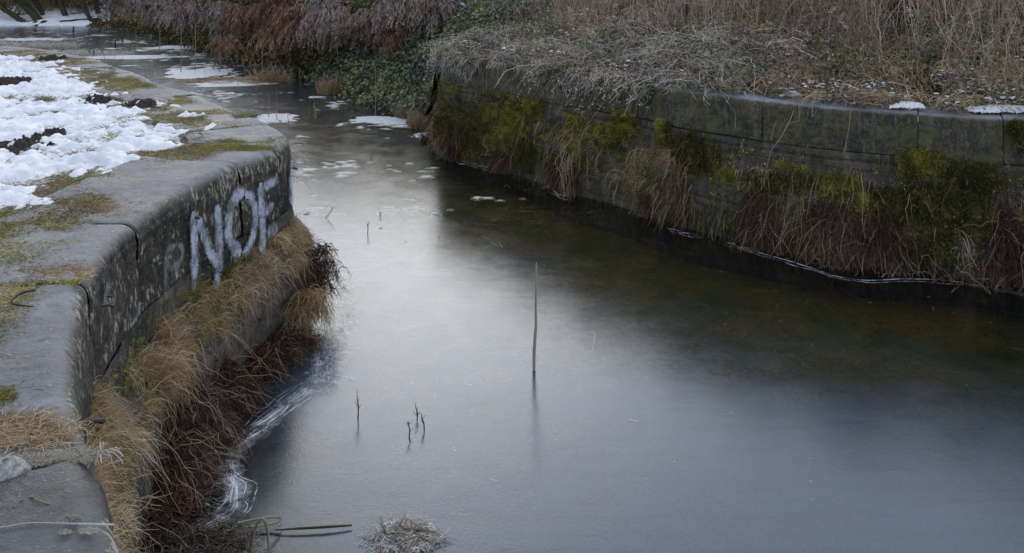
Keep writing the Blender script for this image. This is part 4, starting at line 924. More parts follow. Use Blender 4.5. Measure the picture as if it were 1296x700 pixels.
for (x, y, zb, h, sp, nl, lab) in [(1255, 100, 1.7, .62, .16, 150, 'tall leafy weed with drooping green leaves near the right edge'), (1135, 85, 1.8, .6, .2, 170, 'broad green weed in front of the fence wires'),
                               (1165, 110, 1.65, .3, .16, 160, 'low green ivy tuft left of the tall leafy weed'), (948, 88, 1.7, .28, .14, 150, 'dark green ivy tuft above the middle of the right wall'),
                               (1075, 62, 1.9, .42, .12, 90, 'small yellow green weed among the stalks'), (880, 70, 1.85, .35, .14, 90, 'bushy olive weed left of the ivy tuft'), (795, 50, 2.0, .35, .16, 110, 'green weed behind the frosted mat')]:
    weed(x, y, zb, h, sp, nl, lab)
# fence wires
wf = empty('wire_fence', at_depth(1150, 40, 11.6)); tag(wf, 'wire fence with pale sagging wires at the top right', 'fence')
for (y0_, y1_, y2_) in ((-12, -8, -4), (4, 12, 20), (26, 32, 40)):
    MB().strands(np.array([at_depth(860, y0_, 12.6), at_depth(960, (y0_+y1_)/2+2, 12.2), at_depth(1090, y1_+1, 11.8), at_depth(1200, (y1_+y2_)/2+1, 11.3), at_depth(1420, y2_+4, 10.6)])[None], np.full((1, 5), .005), 5, np.array([.5])).build('wire', M['wire'], parent=wf)
for x, d in ((1150, 11.65), (868, 12.65), (1410, 10.7)):
    b = at_depth(x, 45, d); g = bank_z(b[:1], b[1:2])[0]-.1
    MB().strands(np.array([[b[0], b[1], g], [b[0]-.01, b[1], g+.7], [b[0]-.03, b[1], g+1.35], [b[0]-.03, b[1], g+1.36]])[None], np.array([[.035, .033, .03, .001]]), 8, np.array([.5])).build('post', M['post'], parent=wf)

# ---------------------------------------------------------------- far bank: ivy, bracken
def far_pts(n, s0, s1, dlo, dhi):
    sv = U(s0, s1, n); p, t, nn = frame_on(FC, FS, sv, 1)
    k = sdist(p[:1, 0]+nn[:1, 0]*.8, p[:1, 1]+nn[:1, 1]*.8, LANDc)[0]*SB; sg = 1 if k > 0 else -1
    dd = U(dlo, dhi, n); q = p+sg*nn*dd[:, None]; return np.concatenate([q, bank_z(q[:, 0], q[:, 1])[:, None]], 1), sv, dd, -sg*np.concatenate([nn, np.zeros((n, 1))], 1)
sI = s_of(FC, FS, -4.6, 21.2)
n = 26000; q, sv, dd, nn = far_pts(n, 0, sI+.4, -.15, 3.2); q[:, 2] += .25*fbm(sv*1.3, dd*1.3, 0, 3, 101)*RNG.random(n)*1.5+.05; mb = MB(); mb.leaves(q+nn*U(0, .35, n)[:, None], U(.05, .11, n), nn*.8+np.array([0, 0, .5]), .7, hang=.6)
m_ = 5000; q2, sv2, dd2, nn2 = far_pts(m_, 0, sI+.4, 0, 3); mb.strands(arc(q2+np.array([0, 0, .15]), nn2+rdir(m_)*.5+np.array([0, 0, .6]), U(.2, .6, m_), 1.3, 6, .06), taper(m_, 6, .004, .4), 2)
tag(mb.build('ivy_bank', M['ivy']), 'dark ivy and bramble covering the bank beside the end of the right wall', 'ivy', kind='stuff')
n = 24000; q, sv, dd, nn = far_pts(n, sI-.5, FS[-1]-26, -.1, 2.6); q[:, 2] += U(0, .5, n); mb = MB(); mb.leaves(q+nn*U(0, .3, n)[:, None], U(.06, .13, n), nn*.8+np.array([0, 0, .5]), .7, hang=.6)
tag(mb.build('undergrowth', M['moss_dark']), 'dark green undergrowth below the bracken on the far bank', 'undergrowth', kind='stuff')
n = 2600; sv = U(1.0, RETs[-1]-.02, n); zv = U(.1, 1.62, n); mb = MB(); rt = WE.pt(sv, zv, U(.02, .16, n)); mb.leaves(rt, U(.04, .09, n), WE.nr(sv)+np.array([0, 0, .4]), .6, hang=.5)
mb.strands(arc(rt[:900], WE.nr(sv[:900])+RNG.normal(size=(900, 3))*.5, U(.1, .3, 900), 1.0, 5, .08), taper(900, 5, .003, .4), 2)
tag(mb.build('wall_end_ivy', M['ivy']), 'ivy growing over the hidden return of the right wall', 'ivy', kind='stuff')
def bracken(p, out, n, ln, name, label, seed, mat='bracken'):
    e = np.array(p, float); sub = RNG.normal(size=(5, 3))*np.array([.45, .4, .25]); root = e+sub[RNG.integers(0, 5, n)]+RNG.normal(size=(n, 3))*np.array([.12, .12, .06])
    D = out*.6+rdir(n)*.8+np.array([0, 0, .7]); pt = arc(root, D, ln*U(.6, 1.1, n), U(.9, 1.7, n), 14, .02); mb = MB(); mb.strands(pt, taper(n, 14, .006, .3), 3)
    T = nrm(np.gradient(pt, axis=1)); side = nrm(np.cross(T, np.array([0, 0, 1.0])+RNG.normal(size=(n, 1, 3))*.3))
    rp, rd, rl = [], [], []
    for j in range(3, 14):
        for sg in (-1, 1):
            for rep in range(2):
                rp.append(pt[:, j]*(1-.5*rep)+pt[:, j-1]*.5*rep); rd.append(side[:, j]*sg+T[:, j]*.5+RNG.normal(size=(n, 3))*.25-np.array([0, 0, .3])); rl.append(.22*(1-(j/15.0)**2)*U(.6, 1.2, n)*ln)
    rp, rd, rl = np.concatenate(rp), np.concatenate(rd), np.concatenate(rl); k = len(rp)
    mb.strands(arc(rp, rd, rl, .8, 4, .06), np.tile([.009, .014, .010, .003], (k, 1)), 2)
    o = mb.build(name, M[mat], e); tag(o, label, 'bracken', 'bracken clumps on the far bank'); return o
M['bracken_frost'] = foliage('frosted_bracken', [(0, (.05, .028, .02)), (.45, (.13, .08, .06)), (.8, (.25, .17, .13)), (1, (.38, .3, .24))], .75, (.56, .53, .51), transl=.2, up=.6, tip=.25)
BR = [(505, 42, 17.6, 1.0, 'isolated red brown bracken clump standing in the ivy'), (435, 15, 19.2, 1.1, 'frosted bracken clump behind the bright ivy patch'), (408, 24, 20.6, 1.2, 'bracken clump overhanging the ivy at its left end'),
      (378, 22, 21.4, 1.3, 'large rusty bracken clump left of the ivy'), (345, 14, 22.6, 1.2, 'high bracken clump above the green gap'), (322, 26, 23.6, 1.3, 'low hanging red bracken clump nearest the tall pale reed'),
      (292, 10, 25.2, 1.2, 'greyish bracken clump with snow on top'), (262, 14, 27.0, 1.3, 'pinkish bracken clump over the dark green undergrowth'), (228, 8, 29.0, 1.3, 'frosty pink bracken clump in the left middle of the bank'),
      (196, 8, 31.5, 1.3, 'pale bracken clump left of the frosty pink one'), (165, 3, 34.5, 1.3, 'farthest bracken clump next to the willows'), (470, 5, 18.2, 1.1, 'snow dusted bracken clump above the ivy'), (540, 8, 16.8, 1.0, 'snow dusted bracken above the wall end')]
for i, (x, y, d, ln, lab) in enumerate(BR):
    for it in range(6):
        p = at_depth(x, y, d); zz = bank_z(p[:1], p[1:2])[0]
        if p[2] > zz+.4: d += .35
        elif p[2] < zz-.3: d -= .2
    p = at_depth(x, y-6, d); p[2] = max(p[2]-.1, .5)
    out = nrm(np.array([-.35, -1, 0])) if d > 20 else nrm(np.array([-.8, -.8, 0]))
    bracken(p, out, 95, ln*(.62 if x > 310 or x > 460 else .5), 'bracken_clump', lab, i, 'bracken_frost' if (x < 300 or x in (470, 540, 435)) else 'bracken')
# a frosted twiggy cap all along the crest, hides the sky behind
n = 14000; q, sv, dd, nn = far_pts(n, 0, FS[-1]-24, 1.6, 4.2); mb = MB(); mb.strands(arc(q, rdir(n)*.7+np.array([0, 0, 1]), U(.3, 1.0, n), U(.2, .9, n), 6, .07), taper(n, 6, U(.004, .009, n), .3), 2)
tag(mb.build('bracken_crest', M['bracken_frost']), 'frosted dead fern stems along the crest of the far bank', 'bracken', kind='stuff')
n = 260; q, sv, dd, nn = far_pts(n, .5, FS[-1]-24, 1.5, 3.2); q[:, 2] += U(.2, .6, n); mb = MB(); mb.leaves(q, U(.08, .22, n), np.array([0, -.4, 1.0]), .3, 1.2, np.ones(n))
tag(mb.build('snow_caps', M['snow_ice']), 'snow caught on top of the far bracken', 'snow', kind='stuff')

n = 9000; q, sv, dd, nn = far_pts(n, s_of(FC, FS, -7.5, 25.3), FS[-1]-20, 2.8, 8); mb = MB(); mb.strands(arc(q, rdir(n)*.5+np.array([0, 0, 1]), U(1, 5, n), U(0, .3, n), 6, .05), taper(n, 6, U(.008, .02, n), .4), 2)  # thicket added behind the crest to darken the sky's reflection in the ice
tag(mb.build('sky_blocking_thicket', M['stalk']), 'bare thicket added behind the crest of the far bank to block the sky reflection', 'thicket', kind='stuff')
# ---------------------------------------------------------------- willows
def willow(x, y, lean, h, r, nb, label, d=40.5):
    b = at_depth(x, y, d); b[2] = bank_z(b[:1], b[1:2])[0]-.05; e = empty('willow_tree', b)
    K = 14; t = np.linspace(0, 1, K)[:, None]; tr = b+np.array([lean, .2, 1.0])*h*t*np.array([1, 1, 1])+np.array([lean*.15*h, 0, 0])*np.sin(t*3)+RNG.normal(size=(K, 3))*.03
    MB().strands(tr[None], (r*np.linspace(1.15, .4, K))[None], 8, np.array([.4])).build('trunk', M['willow'], parent=e)
    i = RNG.integers(2, K, nb); br = arc(tr[i], rdir(nb)+np.array([lean*.4, -.1, 1.0]), U(.8, 2.2, nb), U(-.1, .4, nb), 8, .05); mb = MB(); mb.strands(br, taper(nb, 8, U(.02, .045, nb), .3), 4)
    m_ = nb*34; i = RNG.integers(0, nb, m_); j = RNG.integers(1, 8, m_); mb.strands(arc(br[i, j], rdir(m_)*.9+np.array([lean*.3, 0, .9]), U(.4, 1.2, m_), U(0, .7, m_), 5, .06), taper(m_, 5, U(.006, .011, m_), .4), 2)
    mb.build('crown', M['willow_twig'], parent=e); tag(e, label, 'tree', 'willow trees on the far snowy bank')
for (x, y, le, h, r, nb, lab, d) in [(30, 33, -1.0, 3.2, .12, 26, 'leftmost willow with a low trunk leaning hard to the left', 40.4), (50, 33, -.75, 4.0, .16, 30, 'thick willow trunk leaning left over the snow', 40.6), (56, 31, -.45, 4.2, .10, 26, 'slim willow trunk rising right behind the thick one', 41.2),
                             (83, 31, -.30, 4.5, .12, 30, 'lone willow with a steep dark trunk in the gap of snow', 41.0), (118, 34, -.55, 4.0, .09, 26, 'thin willow leaning left at the end of the snow', 40.4), (126, 33, -.28, 4.2, .11, 30, 'darker willow right of the thin leaning one', 41.4), (142, 32, -.1, 4.2, .09, 26, 'upright willow where the brown bank begins', 40.0)]:
    willow(x, y, le, h, r, nb, lab, d)
n = 16000; X = U(-34, -12, n); Y = U(44, 58, n); q = on_bank(X, Y); mb = MB(); mb.strands(arc(q, rdir(n)*.6+np.array([0, 0, 1]), U(.6, 8, n), U(0, .3, n), 6, .05), taper(n, 6, U(.010, .03, n), .4), 2)  # stems lengthened far above view to block the bright sky reflection
tag(mb.build('thicket', M['willow_twig']), 'olive brown twiggy thicket behind the willows', 'thicket', kind='stuff')

# ---------------------------------------------------------------- far water: snow patches, reeds, stumps
flat = lambda X, Y: np.full(np.shape(X), .004)
for (x, y, wpx, hpx, lab) in [(345, 149, 46, 11, 'white snow patch on the ice behind the nose of the left wall'), (250, 92, 70, 12, 'large white snow patch on the ice among the pale reeds'), (160, 72, 110, 5, 'long thin snow streak on the far ice'),
                          (290, 106, 90, 8, 'snow patch on the ice under the fallen tan reeds'), (40, 50, 80, 3, 'faint snow streak on the ice at the far left'), (500, 155, 30, 6, 'slushy snow scrap near the wall end'), (225, 60, 70, 4, 'thin snow streak below the far bank'), (478, 152, 60, 8, 'broken snow scrap in the channel before the wall end'),
                          (540, 172, 30, 8, 'snow scrap along the foot of the wall end')]:
    q = P(x, y, 0); snow_patch(q[0], q[1], flat, wpx/2*q[1]/F*1.1, abs(P(x, y-hpx/2)[1]-P(x, y+hpx/2)[1])/2*1.1, 'snow_patch', lab, int(x*3+y), 'snow_ice', .02)
def slush_z(X, Y): return .03*(fbm(X*1.6, Y*1.6, 0, 3, 121)*.5+.5*fbm(X*6.5, Y*9, 0, 4, 122)-.672-.01*sstep(14.5, 12.0, Y)+.015*sstep(19, 28, Y)+.004*sstep(13.8, 12.6, Y)*sstep(10.8, 12, Y))
wv, wq = masked_grid(np.arange(-22, .8, .045), np.arange(10.5, 39, .045), slush_z, lambda X, Y, Z: (Z > 0))
wv[wv[:, 2] < .0, 2] -= .01; wv[:, 2] += .003
tag(mesh_obj('slush', wv, wq, M['snow_ice']), 'broken white slush and frost on the far ice', 'ice', kind='stuff')
# tall pale reed stems, each a thing
for (x, yt, yb, r, lab) in [(247, 28, 90, .012, 'tall thin reed stem standing in the large snow patch'), (229, 30, 92, .014, 'pale blurred reed stem left of the tallest one'), (267, 34, 86, .010, 'green tinged reed stem before the dark bank'), (300, 42, 80, .010, 'reed stem in front of the red bracken'),
                            (332, 32, 92, .016, 'thickest pale reed stem by the green gap'), (202, 22, 66, .012, 'reed stem farthest left against the brown bank'), (475, 82, 147, .008, 'lone reed stem rising before the ivy bank'), (340, 117, 150, .008, 'short dark reed stem in the snow patch behind the nose'), (350, 112, 146, .008, 'paler short reed stem beside the dark one'),
                            (278, 65, 92, .012, 'short stubby reed near the fallen reeds'), (172, 38, 66, .012, 'grey reed stem on the left far ice'), (397, 118, 142, .006, 'slanting thin stem before the tan reed clump')]:
    b = P(x, yb, 0); t_ = at_depth(x, yt, b[1]); ln_ = 6 if x != 397 else -6
    poly_thing('tall_reed', [b, (b+t_)/2+np.array([.01, 0, 0]), t_+np.array([.02*(-1 if x == 397 else 1)*(6 if x == 397 else 1)*-.0, 0, 0])], (r, r*.8, r*.4), 'reed_dark', lab, 'reed', 'reed stems standing in the far ice', K=8)
def clump(x, y, rx, ry, n, ln, mat, label, name='reed_clump', r=.004, up=1.0, fall=.5, cat='reeds', group='tan reed clumps at the water edge'):
    p = P(x, y, 0); rr = np.sqrt(RNG.random(n)); a = U(0, 2*math.pi, n); root = p+np.stack([np.cos(a)*rr*rx, np.sin(a)*rr*ry, np.zeros(n)], 1)
    pt = arc(root, rdir(n)*fall+np.array([0, 0, up]), ln*U(.35, 1.1, n), U(.1, .6, n), 6, .05); pt[..., 2] = np.maximum(pt[..., 2], .006)
    o = MB().strands(pt, taper(n, 6, r*U(.6, 1.3, n), .3), 2).build(name, M[mat], p); tag(o, label, cat, group); return o
clump(300, 103, 1.3, .6, 900, .4, 'reed', 'wide fallen patch of tan reeds on the ice before the far bank', r=.008, up=.3, fall=1)
clump(345, 103, .5, .4, 260, .55, 'reed', 'small upright tan reeds at the right of the fallen patch', r=.009)
clump(418, 118, .3, .3, 420, .55, 'reed', 'bright tan reed clump under the ivy bank', r=.007, fall=.3)
clump(512, 148, .2, .25, 300, .4, 'reed', 'thin tan reeds left of the wall end', r=.005, fall=.35)
clump(536, 160, .28, .4, 700, .42, 'reed', 'dense tan reeds at the foot of the wall end', r=.0055, fall=.35)
clump(563, 188, .16, .25, 500, .5, 'reed', 'straw clump hanging at the corner of the wall end', r=.004, fall=.4)
clump(548, 178, .2, .3, 400, .3, 'dead_red', 'dark red stems between tan reeds and the wall corner', r=.005, fall=.6, name='dead_clump')
clump(45, 62, 1.5, .5, 1100, .5, 'frost_grass', 'frosted pale grass fringe on the far left shore', 'grass_fringe', .008, .8, .6, 'grass', None)
clump(100, 70, 1.6, .5, 900, .4, 'frost_grass', 'frosted grass fringe where the snow meets the far ice', 'grass_fringe', .008, .7, .8, 'grass', None)
for (x, yt, yb, lab) in [(93, 33, 39, 'small dark stump below the lone willow'), (146, 51, 59, 'dark stump left in the middle of the far ice'), (155, 45, 53, 'taller dark stump right of the middle one'), (113, 64, 70, 'short dark stump near the snow rim'), (119, 64, 71, 'slanted dark stump at the snow rim'), (129, 62, 68, 'right of the slanted stump, a stubby post')]:
    b = P(x, yb, 0); t_ = at_depth(x, yt, b[1]); poly_thing('stump', [b-np.array([0, 0, .05]), (b+t_)/2, t_], (.035, .03, .022), 'twig', lab, 'stump', 'dark stumps in the far ice', K=5, sides=7)
# thin reeds dotted in the far water, uncountable
n = 420; X = U(-20, -3.5, n); Y = U(15, 36, n); k = (np.abs(sdist(X, Y, LANDc)) > .3) & (sdist(X, Y, LC)*SLs < -.3) & (sdist(X, Y, LANDc)*SB < 0) & (fbm(X*.35, Y*.3, 0, 2, 131) > .45); X, Y = X[k], Y[k]; n = len(X)
mb = MB(); mb.strands(arc(np.stack([X, Y, np.zeros(n)], 1), rdir(n)*.25+np.array([0, 0, 1]), U(.15, .9, n), U(0, .5, n), 5, .04), taper(n, 5, U(.005, .011, n), .4), 2)
tag(mb.build('thin_reeds', M['reed_dark']), 'thin dead reeds dotted over the far ice', 'reeds', kind='stuff')

# ---------------------------------------------------------------- ice details near
def ribbon(pts_px, widths, mb, z=.004, wob=.0, K=90):
    pts = np.array([P(x, y, 0) for x, y in pts_px]); c, _ = smooth_curve(pts, .02); idx = np.linspace(0, len(c)-1, K).astype(int); c = c[idx].copy()
    t = np.linspace(0, 1, K); c[:, 0] += wob*(vnoise(t*14, wob*900, 0, 5)-.5); c[:, 1] += wob*(vnoise(t*14, 7.7+wob*700, 0, 6)-.5); c[:, 2] = z
    w_ = np.interp(t, np.linspace(0, 1, len(widths)), widths)*(.5+.9*vnoise(t*26, wob*300, 0, 9)); mb.strands(c[None], w_[None], 2, np.array([.5]), np.array([[0, 0, 1.0]]))
main = [(424, 372), (418, 392), (405, 430), (402, 470), (392, 488), (372, 502), (345, 524), (318, 545), (298, 560), (287, 578), (291, 600), (299, 618), (292, 642), (268, 662), (240, 676)]
mb = MB()
for k in range(9):
    f = (k-3)*1.0; off = np.array([f*2.6, f*1.1]); pts = [(x+off[0]*(1+.9*math.sin(i*.8+k)), y+off[1]) for i, (x, y) in enumerate(main[4 if k != 2 else 0:])]
    ribbon(pts, [.0012, .0052 if k in (3, 5) else .0014, .0052 if k in (3, 5) else .0014, .003, .001], mb, .004+.0004*k, .02+.006*k)
for k in range(60):
    x, y = U(255, 300), U(575, 660); a = U(-.5, .9); ln_ = U(10, 40); ribbon([(x, y), (x+ln_*.5*math.cos(a), y-ln_*.5*math.sin(a)+U(-3, 3)), (x+ln_*math.cos(a), y-ln_*math.sin(a))], [.0004, .0012, .0004], mb, .008+.0001*k, .01, 20)
fm = MB()
for k in range(6):
    pts = [(x-4+k*3.0, y+k*.8) for x, y in main[2:]]; ribbon(pts, [.004, .02, .035, .03, .05, .05, .02], fm, .0030+.00015*k, .03+.01*k, 160)
tag(fm.build('ice_film', M['film']), 'thin milky ice film along the foot of the left wall', 'ice', kind='stuff')
tag(mb.build('ice_ridges', M['rime']), 'white contour lines of ridged ice along the foot of the left wall', 'ice')
def lace(name, label, region, n, mat='rime', r=.0014, ln=(4, 22)):
    mb = MB()
    for k in range(n):
        t = RNG.random(); x = np.interp(t, np.linspace(0, 1, len(region)), [q[0] for q in region])+RNG.normal()*region[0][2]; y = np.interp(t, np.linspace(0, 1, len(region)), [q[1] for q in region])+RNG.normal()*5
        a = U(0, math.pi); l_ = U(*ln); ribbon([(x, y), (x+l_*.5*math.cos(a)+U(-2, 2), y+l_*.25*math.sin(a)), (x+l_*math.cos(a), y+l_*.5*math.sin(a))], [.0006, r, .0006], mb, .004+.00003*k, .012, 12)
    tag(mb.build(name, M[mat]), label, 'ice', kind='stuff')
lace('frost_lace', 'lacy white frost on the ice beside the nose of the left wall', [(425, 350, 9), (438, 385, 9), (430, 420, 9), (415, 455, 9), (405, 485, 9)], 700, r=.0011)
for lab, pts in (('longest broken white ice line under the dead heaps of the right wall', [(918, 302), (950, 312), (985, 322), (1020, 333), (1060, 345), (1095, 350), (1150, 349), (1210, 352), (1296, 368)]),
                 ('short white ice line by the standing straw bundle', [(700, 236), (708, 242), (725, 247)]), ('short ice line under the brown grass clump', [(845, 284), (870, 291), (890, 294)]),
                 ('thin ice line at the foot of the wall end', [(560, 194), (590, 201), (640, 214)])):
    mb = MB(); ribbon([(x, y+5) for x, y in pts], [.003, .010, .008, .003], mb, .005, .03); ribbon([(x, y+8) for x, y in pts], [.001, .004, .003, .001], mb, .0056, .05)
    tag(mb.build('ice_margin', M['rime']), lab, 'ice')
# raft of frosted debris at the bottom
p0 = P(512, 683, 0); n = 900; rx, ry = .22, .13
X = p0[0]+U(-1, 1, n)*rx; Y = p0[1]+U(-1, 1, n)*ry+.02; k = np.abs((X-p0[0])/rx)+np.abs((Y-p0[1])/ry)*.7 < 1.15; X, Y = X[k], Y[k]; n = len(X)
e = empty('debris_raft', p0); D = rdir(n)+np.array([0, 0, .02])
def flatten(a, lo=.003, hi=.016):
    a[..., 2] = np.clip(a[..., 2], lo, hi); return a
mb = MB(); mb.strands(flatten(arc(np.stack([X, Y, U(.004, .015, n)], 1), D, U(.02, .09, n), .0, 4, .03)), taper(n, 4, U(.001, .003, n), .5), 2); mb.build('frosted_litter', M['frost_grass'], parent=e); k = RNG.integers(0, n, 500); mb = MB(); mb.strands(flatten(arc(np.stack([X[k], Y[k], U(.008, .018, 500)], 1), rdir(500), U(.01, .05, 500), .0, 3, .05), .006, .02), taper(500, 3, .0016, .5), 2); mb.build('hoar_frost', M['rime'], parent=e)
n = 12; mb = MB(); mb.strands(flatten(arc(np.stack([p0[0]+U(-.12, .12, n), p0[1]+U(-.08, .1, n), np.full(n, .02)], 1), rdir(n)+np.array([.6, 0, .1]), U(.1, .22, n), .1, 5, .03), .01, .022), taper(n, 5, .006, .6), 3); mb.build('reed_pieces', M['stalk'], parent=e)
tag(e, 'frosted raft of reed litter frozen in the ice at the bottom centre', 'debris')
# stick in the ice etc
b = P(676, 468, 0); t_ = at_depth(679, 332, b[1]); v_ = t_-b
e = empty('tall_stick', b)
MB().strands(np.array([b-v_*.05, b+v_*.15+[-.003, 0, 0], b+v_*.37+[.004, 0, 0], b+v_*.39+[.006, 0, 0], b+v_*.62+[.001, 0, 0], b+v_*.8, b+v_*.96, t_])[None], np.array([[.011, .0115, .011, .009, .0085, .0075, .006, .002]]), 8, np.array([.8])).build('stem', M['reed_dark'], parent=e)
MB().strands(np.array([b+v_*.39, b+v_*.43+[.012, 0, 0], b+v_*.45+[.013, 0, 0]])[None], np.array([[.004, .003, .001]]), 5, np.array([.8])).build('side_shoot', M['twig'], parent=e)
tag(e, 'tall straight stick standing alone in the middle of the ice', 'stick')
a = at_depth(480, 665, P(500, 668)[1]); poly_thing('floating_stick', [P(348, 671, .015), P(380, 669, .02), P(415, 667, .02), P(446, 665, .015)], (.003, .006, .007, .005), 'twig', 'dark horizontal stick lying on the ice at the bottom left', 'stick')
TW = [(453, 530, 452, 494, 'single beaded twig left of the stick group'), (518, 552, 517, 532, 'lowest curved twig of the group in the lower middle'), (528, 531, 526, 510, 'straight middle twig of the group'), (537, 544, 533, 523, 'forked right twig of the group'), (465, 296, 466, 281, 'dark forked twig standing in the bright ice'),
      (481, 274, 481, 269, 'tiny twig stub above the dark dot'), (412, 276, 423, 262, 'thin twig fork lying by the nose of the left wall'), (1189, 418, 1186, 405, 'thin straw standing in the dark ice on the right')]
for (xb, yb, xt, yt, lab) in TW:
    b = P(xb, yb, 0); t_ = at_depth(xt, yt, b[1]); pts = np.array([b, b*.6+t_*.4+[.006, 0, 0], b*.25+t_*.75+[-.002, 0, 0], t_]); mb = MB().strands(pts[None], np.array([[.0045, .004, .003, .0015]]), 5, np.array([.3]))
    for j in range(4): 
        c = b+(t_-b)*U(.2, .85); mb.strands(np.array([c, c+np.array([U(-.03, .03), U(-.01, .01), .03])])[None], np.array([[.0028, .001]]), 4, np.array([.2]))
    tag(mb.build('twig', M['twig'], b), lab, 'twig', 'twigs standing in the ice')
# straws lying on and in the ice
def straws(n, cx_, cy_, sx, sy, mat, name, label, z=(.003, .008), ln=(.04, .25), r=.0022):
    q = np.array([P(cx_+RNG.normal()*sx, cy_+RNG.normal()*sy, 0) for _ in range(n)]); q[:, 2] = U(*z, n); mb = MB(); pt = arc(q, rdir(n), U(*ln, n), 0, 5, .05); pt[..., 2] = q[:, 2:3]
    mb.strands(pt, taper(n, 5, r*U(.5, 1.4, n), .4), 2, None, np.tile([[0, 0, 1.0]], (n, 1))); tag(mb.build(name, M[mat]), label, 'straw', kind='stuff')
straws(46, 640, 255, 60, 25, 'reed', 'ice_straws', 'thin tan straws frozen in the far dark ice')
straws(40, 1000, 400, 160, 40, 'reed', 'ice_straws', 'thin straws frozen in the dark ice on the right', ln=(.03, .14), r=.0015)
straws(70, 700, 520, 300, 110, 'rime', 'frost_needles', 'tiny white frost needles scattered on the ice', ln=(.01, .07), r=.0008)
straws(40, 405, 262, 14, 30, 'twig', 'dark_twigs', 'dark twig bits on the ice beside the nose of the wall', ln=(.03, .13), r=.002)
straws(60, 345, 600, 26, 40, 'dead_brown', 'sunken_stems', 'brown stems in the dark clear ice at the lower left', z=(-.15, -.02), ln=(.1, .3), r=.004)
straws(900, 1050, 466, 46, 9, 'dead_brown', 'sunken_reeds', 'brown reed litter sunk beneath the ice on the right', z=(-.12, -.015), ln=(.04, .3), r=.003)
straws(300, 690, 272, 50, 8, 'dead_brown', 'sunken_reeds', 'tan reed litter sunk beneath the far dark ice', z=(-.1, -.015), ln=(.05, .4), r=.003)
straws(420, 900, 350, 260, 60, 'dead_red', 'sunken_litter', 'scattered dark litter beneath the ice', z=(-.25, -.04), ln=(.08, .4), r=.004)
for i, (x, y, r_, lab) in enumerate([(481, 288, .011, 'dark leaf scrap right of the forked twig'), (514, 306, .01, 'dark seed on the bright ice'), (556, 300, .009, 'smaller dark seed further right on the bright ice'), (388, 270, .022, 'curled dark leaf on the ice by the nose of the wall')]):
    p = P(x, y, .006); tag(MB().leaves(np.tile(p, (3, 1)), r_*2, np.array([0, 0, 1.5]), .5, .9, np.full(3, .2)).build('leaf_scrap', M['twig'], p), lab, 'leaf', 'leaf scraps on the ice')

# ---------------------------------------------------------------- meadow: molehills, tufts, fringe
def molehill(x, y, r, label):
    r = r*.62
    c = P(x, y, 1.5); k = 60; u = np.linspace(-1.2, 1.2, k); A, B = np.meshgrid(u, u, indexing='ij'); n_ = fbm(A*2.5+x, B*2.5, 0, 4, int(x)); m_ = 1-np.sqrt(A*A+B*B)+2.0*(n_-.5)-.25*(fbm(A*9, B*9, 0, 3, 9) > .55)
    X = c[0]+A*r; Y = c[1]+B*r*1.25; Z = 1.47+np.clip(m_, -.2, .8)*.10*(r/.3)**.4+(vnoise(X*40, Y*40, 0, 3)-.5)*.03*(m_ > 0)+(fbm(X*12, Y*12, 0, 3, 4)-.5)*.04+.03
    V = np.stack([X, Y, Z], -1).reshape(-1, 3); Q = grid_quads(k, k); Q = Q[(m_.ravel()[Q] > -.1).all(1)]; used = np.unique(Q); rm = -np.ones(len(V), int); rm[used] = np.arange(len(used))
    tag(mesh_obj('molehill', V[used], rm[Q], M['molehill'], (c[0], c[1], 1.47)), label, 'molehill', 'molehills in the snow')
for a_ in MOLE: molehill(*a_)
def meadow_z(x, y): return float(ground_z(np.array([x]), np.array([y]))[0])
def gtuft(x, y, r, n, ln, label, mat='tuft', fall=.8, group='grass tufts poking through the snow'):
    c = P(x, y, 1.5); rr = np.sqrt(RNG.random(n))*r; a = U(0, 2*math.pi, n); root = np.stack([c[0]+np.cos(a)*rr, c[1]+np.sin(a)*rr*1.3, np.full(n, 1.49)], 1)
    pt = arc(root, rdir(n)*fall+np.array([0, 0, .8]), ln*U(.4, 1.1, n), U(.3, 1.1, n), 5, .05); o = MB().strands(pt, taper(n, 5, .0026*U(.6, 1.4, n)*(1+c[1]*.04), .2), 2).build('grass_tuft', M[mat], (c[0], c[1], 1.48)); tag(o, label, 'grass tuft', group)
for a_ in [(104, 195, .07, 240, .18, 'brown spiky tuft in the snow below the thin molehill'), (165, 180, .12, 260, .16, 'wide yellowish tuft left of the snow tip'), (20, 225, .05, 120, .12, 'small green tuft at the near left rim of the snow'), (60, 125, .11, 260, .1, 'olive tuft in the middle left of the snow'),
           (10, 122, .13, 260, .12, 'green tuft just below the long molehill'), (70, 143, .07, 160, .1, 'little green tuft between the molehills'), (105, 151, .08, 160, .09, 'flat green tuft in the centre of the snow'), (110, 92, .16, 380, .14, 'golden hummock on the far rim beside the first flagstone'),
           (155, 134, .07, 200, .12, 'brown tuft between the two middle molehills'), (182, 155, .14, 260, .08, 'pale flat tuft near the flagstones'), (11, 78, .16, 260, .14, 'brown tuft on the far left rim'), (212, 180, .06, 110, .07, 'small green tuft near the snow tip'), (135, 188, .06, 110, .1, 'thin tuft right of the brown spiky one'),
           (45, 190, .08, 180, .1, 'green straw tuft on the right flank of the largest molehill'), (78, 165, .05, 70, .16, 'few upright blades in the snow'), (92, 78, .1, 160, .12, 'pale tuft behind the small scattered molehill')]:
    gtuft(*a_)
n = 60000; X = U(-9.5, -2.4, n); Y = U(4.2, 15, n); cl = .6*fbm(X*2.6, Y*2.2, 0, 3, 151)+.4*fbm(X*9, Y*8, 0, 2, 152); k = (cl > .53) & (sdist(X, Y, SBC)*SLs > 0) & (sdist(X, Y, LC)*SLs > .3); X, Y = X[k], Y[k]; n = len(X)
